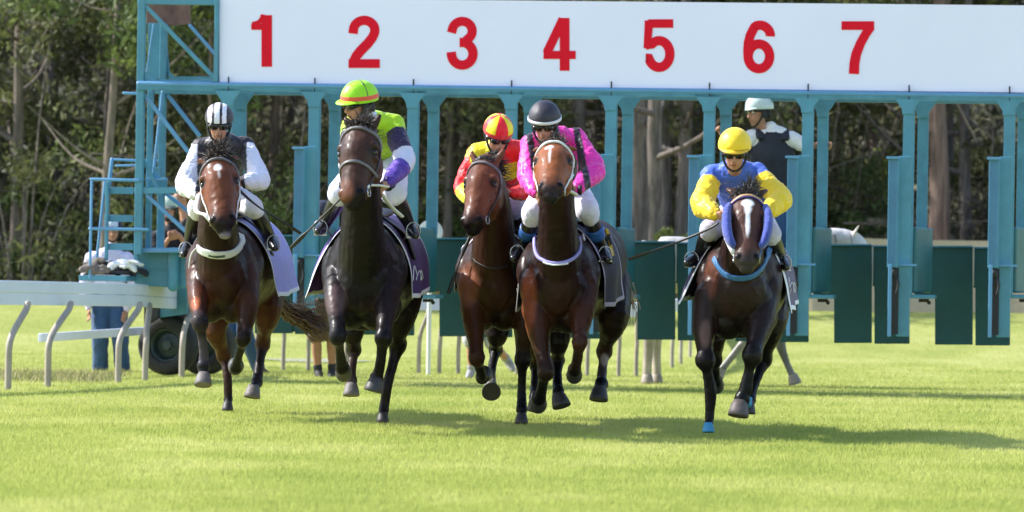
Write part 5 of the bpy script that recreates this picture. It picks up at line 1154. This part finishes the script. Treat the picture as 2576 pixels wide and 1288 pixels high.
J4=jockey(H4,'jockey in bright pink silks with black bands and a white-banded black cap',dict(
 head=(1370,315,.02),hip=(1410,480,.78),shL=(1335,362,.24),shR=(1450,348,.26),elL=(1330,445,.06),elR=(1496,428,.08),wrL=(1348,488,-.20),wrR=(1448,478,-.22),
 hdL=(.4,-.5,-.4),hdR=(-.8,-.5,.0),thL=(.3,-.6,.7),thR=(-.3,-.6,.7),knL=(1342,535,.22),knR=(1478,528,.22),anL=(1315,625,.52),anR=(1515,630,.52),toL=(1292,650,.30),toR=(1528,652,.32),fist=1.0),yaw=6,pitch=20)
pink=(.80,.028,.36)
def j4post(me,out):
    n=len(me.vertices); co=np.empty(n*3,np.float32); me.vertices.foreach_get('co',co); co=co.reshape(-1,3); R=co-np.array(J4.sh); a=R@np.array(J4.sdv); t=R@np.array(J4.ax); fr=(R[:,1]<.05)|True
    m=(np.abs(np.abs(a)-.175+.12*np.clip(t-.0,0,.3))<.026)&(np.abs(a)<.23); m|=(np.abs(t-.03)<.018)&(np.abs(a)>.05)&(np.abs(a)<.2); m|=(np.abs(a)<.05)&(t>.05); out[m,:3]=(.02,.012,.022)
J4.top('racing_silks',pink,[pink]*6,sl=.016,el=1.15,collar=(.02,.012,.022),hem=.62,post=j4post)
def hp4(a,f,u,o): o[:,:3]=(.028,.024,.036)
J4.helmet(hp4,band=mat('white_band',(.75,.75,.77),.5),R=.128,m=vmat('cap_velvet',rough=.5,var=.1,bump=.2)); J4.goggles(z=.0); J4.legs('breeches',(.74,.72,.80),end=.62,r=(.12,.09,.062)); J4.boots(band=(.42,.66,mat('boot_blue',(.02,.11,.36),.5)))
stirrup(H4,J4.P,'L',whitel); stirrup(H4,J4.P,'R',whitel)
b=MB(); b.tube([Vector(J4.P['wrR'])+V(.02,0,.0),Vector(J4.P['wrR'])+V(.045,0,.0)],[.036,.036],n=16,sub=2,cap=False); b.build('wristband',black,J4.root,smooth=True)
# =============================== horse 5
H5=Horse('racehorse','dark bay racehorse with broad white blaze and blue fleece cheek rolls',27.0,dict(group=GRP,
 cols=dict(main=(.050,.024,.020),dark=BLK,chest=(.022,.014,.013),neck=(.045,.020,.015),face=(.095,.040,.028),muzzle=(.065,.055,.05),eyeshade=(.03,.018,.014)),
 torso=[(1862,735,.0,.2,.26),(1862,722,.15,.275,.37),(1868,712,.5,.29,.38),(1880,705,1.0,.295,.37),(1892,695,1.5,.26,.33),(1895,695,1.8,.23,.29),(1895,712,1.98,.14,.19)],
 neck=[(1864,700,.1,.18,.28),(1866,640,-.08,.155,.22),(1874,580,-.28,.12,.17),(1880,535,-.42,.10,.14),(1882,510,-.46,.085,.11)],
 head=dict(poll=(1880,492,-.50),muz=(1880,658,-.84),w=1.26,yaw=0,ear=(.100,-.13,-.06)),
 white=[(0,.115,.03,.042,.045,.09,(.80,.77,.80),.3),(0,.26,.03,.017,.17,.09,(.78,.74,.76),.4),(.0,.17,.03,.028,.07,.09,(.78,.75,.78),.5)],
 patch=[(1775,840,-.1,(.05,.2,.12),(.11,.06,.055)),(1790,690,0,(.06,.3,.2),(.10,.035,.02))],
 legs=[leg([(1785,745,.10,.108),(1772,830,.02,.080),(1774,905,-.05,.064,.070),(1788,985,.0,.044),(1785,1050,.0,.030,.034),(1782,1072,-.05,.032)],(0,-.15,-1),c=[(.05,.03,.025),(.06,.03,.028),BLK,(.014,.011,.011),(.02,.013,.012),BLK],hm=cyan,hs=.74),
  leg([(1925,745,.10,.112),(1912,820,-.08,.090),(1892,895,-.26,.068,.068),(1876,975,-.24,.046),(1866,1005,-.24,.048,.054),(1860,1022,-.27,.044)],(-.15,-.2,-1),c=[(.045,.025,.025),(.045,.025,.025),(.02,.015,.016),BLK,BLK,BLK],hm=mat('hoof_brown',(.085,.065,.058),.6,var=.3,scale=12),hs=1.25),
  leg([(1800,770,1.5,.13),(1800,840,1.15,.09),(1798,905,1.3,.056,.056),(1800,950,1.45,.036),(1802,958,1.5,.040,.044),(1803,962,1.55,.040)],(0,.8,-.1)),
  leg([(1935,740,1.5,.17),(1938,815,1.25,.12),(1922,905,1.42,.062,.06),(1895,975,1.28,.036),(1886,1005,1.2,.042,.046),(1882,1020,1.15,.040)],(-.1,-.1,-1),c=[(.05,.022,.018),(.03,.018,.016),BLK,BLK,cyan and (.012,.01,.012),BLK],hs=1.0)]))
br=H5.bridle(brow=mat('buff_strap',(.50,.30,.16),.5,var=.1),cheek=bluec); H5.headstrap('browband_lining',[(-.09,.10,-.03),(-.05,.072,.03),(0,.065,.045),(.05,.072,.03),(.09,.10,-.03)],.010,mat('navy_strap',(.03,.02,.16),.6),br,th=.008)
for sg in (-1,1):
    b=MB(); b.tube([H5.H(sg*.126,.10,-.03),H5.H(sg*.143,.18,-.005),H5.H(sg*.143,.30,.0),H5.H(sg*.122,.40,-.01),H5.H(sg*.098,.44,-.02)],[(.028,.05),(.032,.060),(.033,.065),(.030,.055),(.024,.04)],side=tuple(H5.hs),n=18,sub=5)
    o=organic(b,'cheek_roll',.008,royal,None,smooth=2,wr=(.003,60)); attach(o,br)
H5.forelock(hairm,L=.085,n=110,d=(.1,.0,1),spread=.7,w_=.009); H5.forelock(mat('purplish_hair',(.10,.075,.085),.5,var=.3),seed=7,L=.075,n=45,d=(.1,-.1,1)); H5.mane(hairm,L=.12,n=120,d=(.5,.1,.6))
H5.rein([H5.H(-.07,.50,-.08),H5.at(1840,625,-.72),H5.at(1828,600,-.5)],whitel,r=.010)
H5.strap('breast_collar',[(1785,570),(1785,610),(1797,650),(1815,680),(1840,696),(1868,699),(1895,692),(1918,670),(1932,635),(1936,600)],.042,mat('collar_blue',(.03,.13,.30),.6,var=.2,bump=.3),th=.010)
H5.saddlecloth(-1,.20,.55,96+8,.06,dpurple,wedge,flare_front=.08,wave=.03); H5.saddlecloth(1,.22,.60,96+18,.06,mat('mauve_cloth',(.09,.06,.12),.5,var=.2,bump=.3),wedge,wave=.02); curl_logo(H5,wedge,i0=2,j0=14); H5.saddle()
# blue bandages
def bandage(H,a,b_,r,m,name='bandage'):
    b=MB(); b.tube([a,b_],[r,r],n=16,sub=3,cap=False); b.build(name,m,H.root,smooth=True)
bandage(H5,H5.at(1880,1000,-.10),H5.at(1878,1022,-.12),.036,cyan)
J5=jockey(H5,'jockey in yellow cap and blue silks with yellow sleeves, rightmost rider',dict(
 head=(1848,385,.0),hip=(1872,540,.72),shL=(1790,440,.22),shR=(1906,436,.22),elL=(1768,515,.02),elR=(1962,502,.02),wrL=(1802,540,-.22),wrR=(1928,538,-.22),
 hdL=(.8,-.4,-.2),hdR=(-.8,-.4,-.2),thL=(.3,-.5,.8),thR=(-.3,-.5,.8),knL=(1786,578,.15),knR=(1938,590,.15),anL=(1758,650,.45),anR=(1965,655,.45),toL=(1728,662,.24),toR=(1978,672,.24),fist=1.0),yaw=4,pitch=16)
byl=(.86,.58,.02); blu=(.06,.13,.55)
def j5post(me,out):
    n=len(me.vertices); co=np.empty(n*3,np.float32); me.vertices.foreach_get('co',co); co=co.reshape(-1,3); R=co-np.array(J5.sh); a=R@np.array(J5.sdv); t=R@np.array(J5.ax)
    m=(np.abs(a)+np.abs((-R[:,2])-.235)*1.0<.055)&(R[:,1]<.1); out[m,:3]=byl
J5.top('racing_silks',blu,[blu,byl,byl,byl,byl,byl],sl=.020,el=1.2,collar=blu,hem=.7,post=j5post)
def hp5(a,f,u,o): o[:,:3]=(.88,.58,.02)
J5.helmet(hp5,peak=mat('yellow_peak',(.80,.46,.02),.5),R=.128,pk=.80); J5.goggles(z=.006,big=1.08); J5.legs('breeches',(.52,.48,.60),end=.60); J5.boots()
whip('long black whip pointing down to the left from the jockey in the yellow cap',[H5.at(1806,562,-.28),H5.at(1785,575,-.25),H5.at(1740,595,-.15),H5.at(1680,618,-.08),H5.at(1634,634,-.05)],r=.009,grip=.008)
stirrup(H5,J5.P,'L'); stirrup(H5,J5.P,'R')
# =============================== grey horse standing across, behind the tail doors
class Side(Horse): pass
GD=39.6
def g(px,py,dd=0): return W(px,py,GD+dd)
root=thing('pony','grey pony standing side-on behind the dark green tail doors','horse',(g(1820,800).x,GD,0)); b=MB()
GC=(.50,.47,.46); GD_=(.20,.19,.19); GL=(.42,.37,.33)
b.tube([g(1615,650),g(1650,665),g(1720,668),g(1800,690),g(1880,690),g(1950,685),g(2000,690)],[(.16,.20),(.25,.29),(.27,.30),(.28,.31),(.28,.31),(.25,.31),(.16,.24)],side=(0,1,0),n=22,cols=[GC]*7)
b.tube([g(1970,665),g(2030,625),g(2090,604),g(2130,600)],[(.13,.22),(.11,.17),(.09,.13),(.07,.10)],side=(0,1,0),n=16,cols=[GC]*4)
b.tube([g(2128,598),g(2150,612),g(2180,650),g(2205,690),g(2212,702)],[(.08,.09),(.09,.11),(.07,.085),(.05,.06),(.045,.045)],side=(0,1,0),n=14,cols=[(.5,.48,.47)]*3+[GD_]*2)
for dy in (-.05,.05): b.tube([g(2146,600,dy),g(2152,582,dy*1.2),g(2164,562,dy*1.2)],[(.02,.03),(.018,.024),(.004,.004)],n=8,cols=[(.55,.48,.42)]*3)
hz=[]
def gleg(pts,rs,cs,d=(0,0,-1)):
    q=[g(*p) for p in pts]; b.tube(q,rs,n=14,cols=cs); hz.append((q[-1],d))
gleg([(1650,700,-.12),(1640,790,-.12),(1633,862,-.12),(1628,925,-.12),(1628,948,-.12)],[.15,.11,.062,.048,.052],[GC,GC,GL,(.36,.32,.28),(.3,.26,.22)])
gleg([(1660,700,.12),(1655,790,.12),(1650,862,.12),(1652,925,.12),(1652,948,.12)],[.15,.11,.062,.048,.052],[GC,GC,GL,(.36,.32,.28),(.3,.26,.22)])
gleg([(1950,700,-.12),(1956,790,-.12),(1962,860,-.12),(1978,910,-.12),(1996,950,-.12)],[.14,.10,.06,.036,.040],[GC,GC,GD_,(.16,.15,.15),(.28,.27,.26)],(.3,0,-1))
gleg([(1940,700,.12),(1915,790,.1),(1880,850,.1),(1835,905,.1),(1812,935,.1)],[.14,.10,.055,.038,.045],[GC,GC,(.42,.40,.40),(.36,.34,.34),GD_],(-.6,0,-1))
po=organic(b,'body',.013,coat,root,smooth=3)
class _P(Horse):
    def __init__(s,r): s.root=r
pp_=_P(root)
for p,d in hz: pp_.hoof(p,d,mat('hoof_pale',(.30,.25,.20),.6,var=.3),1.15)
b=MB(); b.tube([g(2100,590,-.09),g(2104,612,-.1),g(2100,640,-.1)],[(.004,.012)]*3,n=6); b.tube([g(2140,590,-.1),g(2143,612,-.11)],[(.004,.012)]*2,n=6); b.build('bridle',leath,root)
b=MB(); b.tube([g(1745,595),g(1790,598),g(1850,602),g(1880,596)],[(.2,.03)]*4,side=(0,1,0),n=12); b.build('saddle',leath,root,smooth=True)
# =============================== barrier attendants
AG='barrier attendants around the gate'
def attendant(label,J,D,group=AG,**kw):
    return Person(label,{k:(W(v[0],v[1],D+v[2]) if k not in('fist','hdL','hdR','thL','thR') else v) for k,v in J.items()},group=group,**kw)
dn=mat('denim',(.035,.075,.16),.8,var=.35,scale=7,bump=.4,bscale=60)
denim=(.04,.085,.18)
# standing on the ledge inside the gate
A1=attendant('attendant in pale helmet and dark vest over white T-shirt, holding the gate posts',dict(
 head=(1908,285,0),hip=(1945,470,.06),shL=(1890,345,.05),shR=(1995,350,.0),elL=(1846,375,.1),elR=(2030,372,-.02),wrL=(1822,345,.14),wrR=(2062,362,.0),hdL=(-.5,.1,.9),hdR=(.95,0,-.1),thL=(.2,-.3,.5),thR=(0,-.3,.8),
 knL=(1925,590,-.02),knR=(1965,588,-.04),anL=(1925,690,.06),anR=(1968,688,.04),toL=(1912,704,-.08),toR=(1960,704,-.1),fist=1.1),37.95,yaw=62,pitch=4,head=1.14)
A1.top('t_shirt',(.78,.77,.80),[(.80,.78,.82)]*6,short=True,hem=.55); b=MB(); 
vs_=J1
def vestgrow(A,col_m,name='safety_vest'):
    P=A.P; b=MB(); sh,sdv,ax=A.sh,A.sdv,A.ax; hip=Vector(P['hip']); wid=(Vector(P['shR'])-Vector(P['shL'])).length
    b.tube([sh+ax*.03,sh.lerp(hip,.3),sh.lerp(hip,.65),sh.lerp(hip,.97)],[(wid*.38,.135),(wid*.54,.15),(wid*.52,.145),(wid*.50,.14)],side=sdv,n=22)
    for sg in (-1,1): b.tube([sh+sdv*sg*wid*.30-ax*.055+V(0,.07,0),sh+sdv*sg*wid*.31-ax*.075,sh+sdv*sg*wid*.30+V(0,-.11,0)],[(.045,.03)]*3,side=sdv,n=10)
    return organic(b,name,.011,col_m,A.root,smooth=4,wr=(.004,16))
vestgrow(A1,mat('navy_vest',(.012,.014,.026),.7,var=.3,bump=.3))
def hpA(a,f,u,o): o[:,:3]=(.60,.72,.72)
A1.helmet(hpA,peak=mat('helmet_peak',(.45,.55,.55),.5),R=.120,pk=.75,m=vmat('hard_shell',rough=.25,var=.03,bump=0)); A1.legs('jeans',denim,end=.98); A1.boots(tall=False); A1.hair_cap(mat('hair_dark',(.03,.02,.015),.7))
# man behind the platform
A2=attendant('man in cap, pale lilac shirt and jeans behind the rail at far left',dict(
 head=(283,578,0),hip=(275,755,.05),shL=(232,650,0),shR=(320,652,.02),elL=(214,720,.02),elR=(338,722,.04),wrL=(222,775,-.08),wrR=(318,780,-.05),hdL=(.2,-.2,-1),hdR=(-.3,-.2,-1),
 knL=(252,850,-.03),knR=(302,850,-.03),anL=(252,930,.05),anR=(308,932,.05),toL=(248,944,-.12),toR=(312,946,-.12),fist=.5),41.0,yaw=-8,pitch=12)
A2.top('shirt',(.66,.60,.78),[(.66,.60,.78)]*6,hem=.95,sl=.01,m=clothm); A2.legs('jeans',denim,end=.97,r=(.115,.092,.085),wr=(.008,14)); A2.boots(tall=False)
def hpC(a,f,u,o):
    o[:,:3]=(.012,.02,.06); o[(f>.02)&(np.abs(a)<.055),:3]=(.60,.66,.80)
A2.helmet(hpC,peak=mat('navy_peak',(.015,.02,.04),.7),R=.108,pk=1.05,m=clothm); A2.hair_cap(mat('hair_brown',(.06,.035,.02),.7))
b=MB(); b.tube([A2.sh+V(-.03,-.09,-.02),A2.sh+V(0,-.12,-.10),A2.sh+V(.04,-.10,-.02)],[(.02,.006)]*3,n=8); b.build('collar',mat('collar_lilac',(.7,.65,.8),.8),A2.root)
# bearded man in black with arms crossed high
A3=attendant('bearded man in black with a peaked cap between the gate tower braces',dict(
 head=(424,528,0),hip=(435,730,.05),shL=(392,598,.02),shR=(474,596,.02),elL=(392,650,-.08),elR=(486,648,-.08),wrL=(425,600,-.26),wrR=(452,592,-.28),hdL=(.8,0,.3),hdR=(-.8,0,.1),
 knL=(420,850,-.02),knR=(456,850,-.02),anL=(420,930,.05),anR=(458,930,.05),toL=(416,944,-.1),toR=(462,944,-.1),fist=.8),42.0,yaw=8,pitch=8)
A3.top('shirt',(.014,.014,.018),[(.014,.014,.018)]*2,short=True,hem=.95,m=clothm); A3.legs('trousers',(.02,.02,.026),end=.97,r=(.115,.09,.08)); A3.boots(tall=False)
def hpB(a,f,u,o): o[:,:3]=(.45,.55,.45)
A3.helmet(hpB,peak=mat('grey_peak',(.12,.13,.12),.7),R=.112,pk=1.0,m=clothm); 
b=MB(); b.ball(A3.h(0,.03,-.085),(.055,.06,.045),A3.sd,A3.f,A3.up); b.build('beard',mat('hair_beard',(.03,.022,.02),.8,bump=.6,bscale=90),A3.root,smooth=True)
# second face close behind him
A4=attendant('ginger man turned side-on behind the bearded man',dict(
 head=(455,500,0),hip=(480,730,.05),shL=(440,590,.15),shR=(500,590,-.1),elL=(445,650,.1),elR=(505,655,-.1),wrL=(455,710,0),wrR=(500,715,-.1),hdL=(0,-.2,-1),hdR=(0,-.2,-1),
 knL=(475,850,0),knR=(495,850,0),anL=(475,932,.05),anR=(498,932,.05),toL=(465,944,0),toR=(488,946,0),fist=.5),43.5,yaw=60,pitch=5)
A4.top('shirt',(.03,.025,.035),[(.03,.025,.035)]*6,hem=.95,m=clothm); A4.legs('jeans',denim,end=.97,r=(.11,.09,.08)); A4.boots(tall=False); A4.hair_cap(mat('hair_ginger',(.14,.06,.03),.8,bump=.5))
# walking man in jeans behind horse 1
A5=attendant('man in jeans and brown shoes striding behind the leftmost racehorse, mostly hidden by it',dict(
 head=(600,520,0),hip=(600,720,.02),shL=(572,600,.05),shR=(632,602,-.02),elL=(566,660,.1),elR=(636,665,-.1),wrL=(575,715,0),wrR=(628,718,-.2),hdL=(0,-.3,-1),hdR=(0,-.3,-1),
 knL=(585,830,0),knR=(616,838,-.1),anL=(570,925,.2),anR=(652,930,.0),toL=(585,944,.1),toR=(676,944,-.05),fist=.6),41.3,yaw=-50,pitch=5)
A5.top('shirt',(.5,.5,.52),[(.5,.5,.52)]*6,hem=.95,m=clothm); A5.legs('jeans',denim,end=.97,r=(.11,.09,.075)); A5.boots(m=mat('brown_shoe',(.07,.04,.025),.5,var=.2),tall=False); A5.hair_cap(MATS['hair_brown'])
# man in shorts behind gate
A6=attendant('attendant in brown shorts and black boots beside the flying tail',dict(
 head=(812,545,0),hip=(812,748,.04),shL=(776,628,.02),shR=(852,630,.02),elL=(768,690,.05),elR=(862,690,.05),wrL=(790,730,-.1),wrR=(850,740,-.1),hdL=(.3,-.3,-.8),hdR=(-.3,-.3,-.8),
 knL=(796,858,-.04),knR=(834,855,-.02),anL=(800,936,.02),anR=(836,934,.03),toL=(806,952,-.10),toR=(832,952,-.10),fist=.6),40.2,yaw=10,pitch=5)
A6.top('shirt',(.02,.022,.03),[(.02,.022,.03)]*2,short=True,hem=.95,m=clothm); A6.legs('shorts',(.16,.10,.07),end=.42,r=(.125,.11,.1)); A6.boots(tall=False,m=blk); vestgrow(A6,MATS['navy_vest']); A6.helmet(hp4,R=.12,m=MATS['hard_shell'])
# running attendant behind horse 3
A7=attendant('attendant in shorts and grey shoes running behind the light bay racehorse',dict(
 head=(1225,545,0),hip=(1222,755,.04),shL=(1190,640,.02),shR=(1262,640,.02),elL=(1180,700,.05),elR=(1275,700,.05),wrL=(1195,740,-.2),wrR=(1265,735,-.2),hdL=(.3,-.6,-.4),hdR=(-.3,-.6,-.4),
 knL=(1186,862,-.1),knR=(1242,868,-.1),anL=(1186,935,.0),anR=(1276,905,.35),toL=(1178,950,-.1),toR=(1290,930,.25),fist=1.0),40.6,yaw=8,pitch=5)
A7.top('shirt',(.02,.022,.03),[(.02,.022,.03)]*2,short=True,hem=.95,m=clothm); A7.legs('shorts',(.42,.42,.44),end=.46,r=(.125,.11,.1)); A7.boots(tall=False,m=mat('grey_shoe',(.30,.30,.32),.7,var=.3)); A7.helmet(hp4,R=.12,m=MATS['hard_shell'])
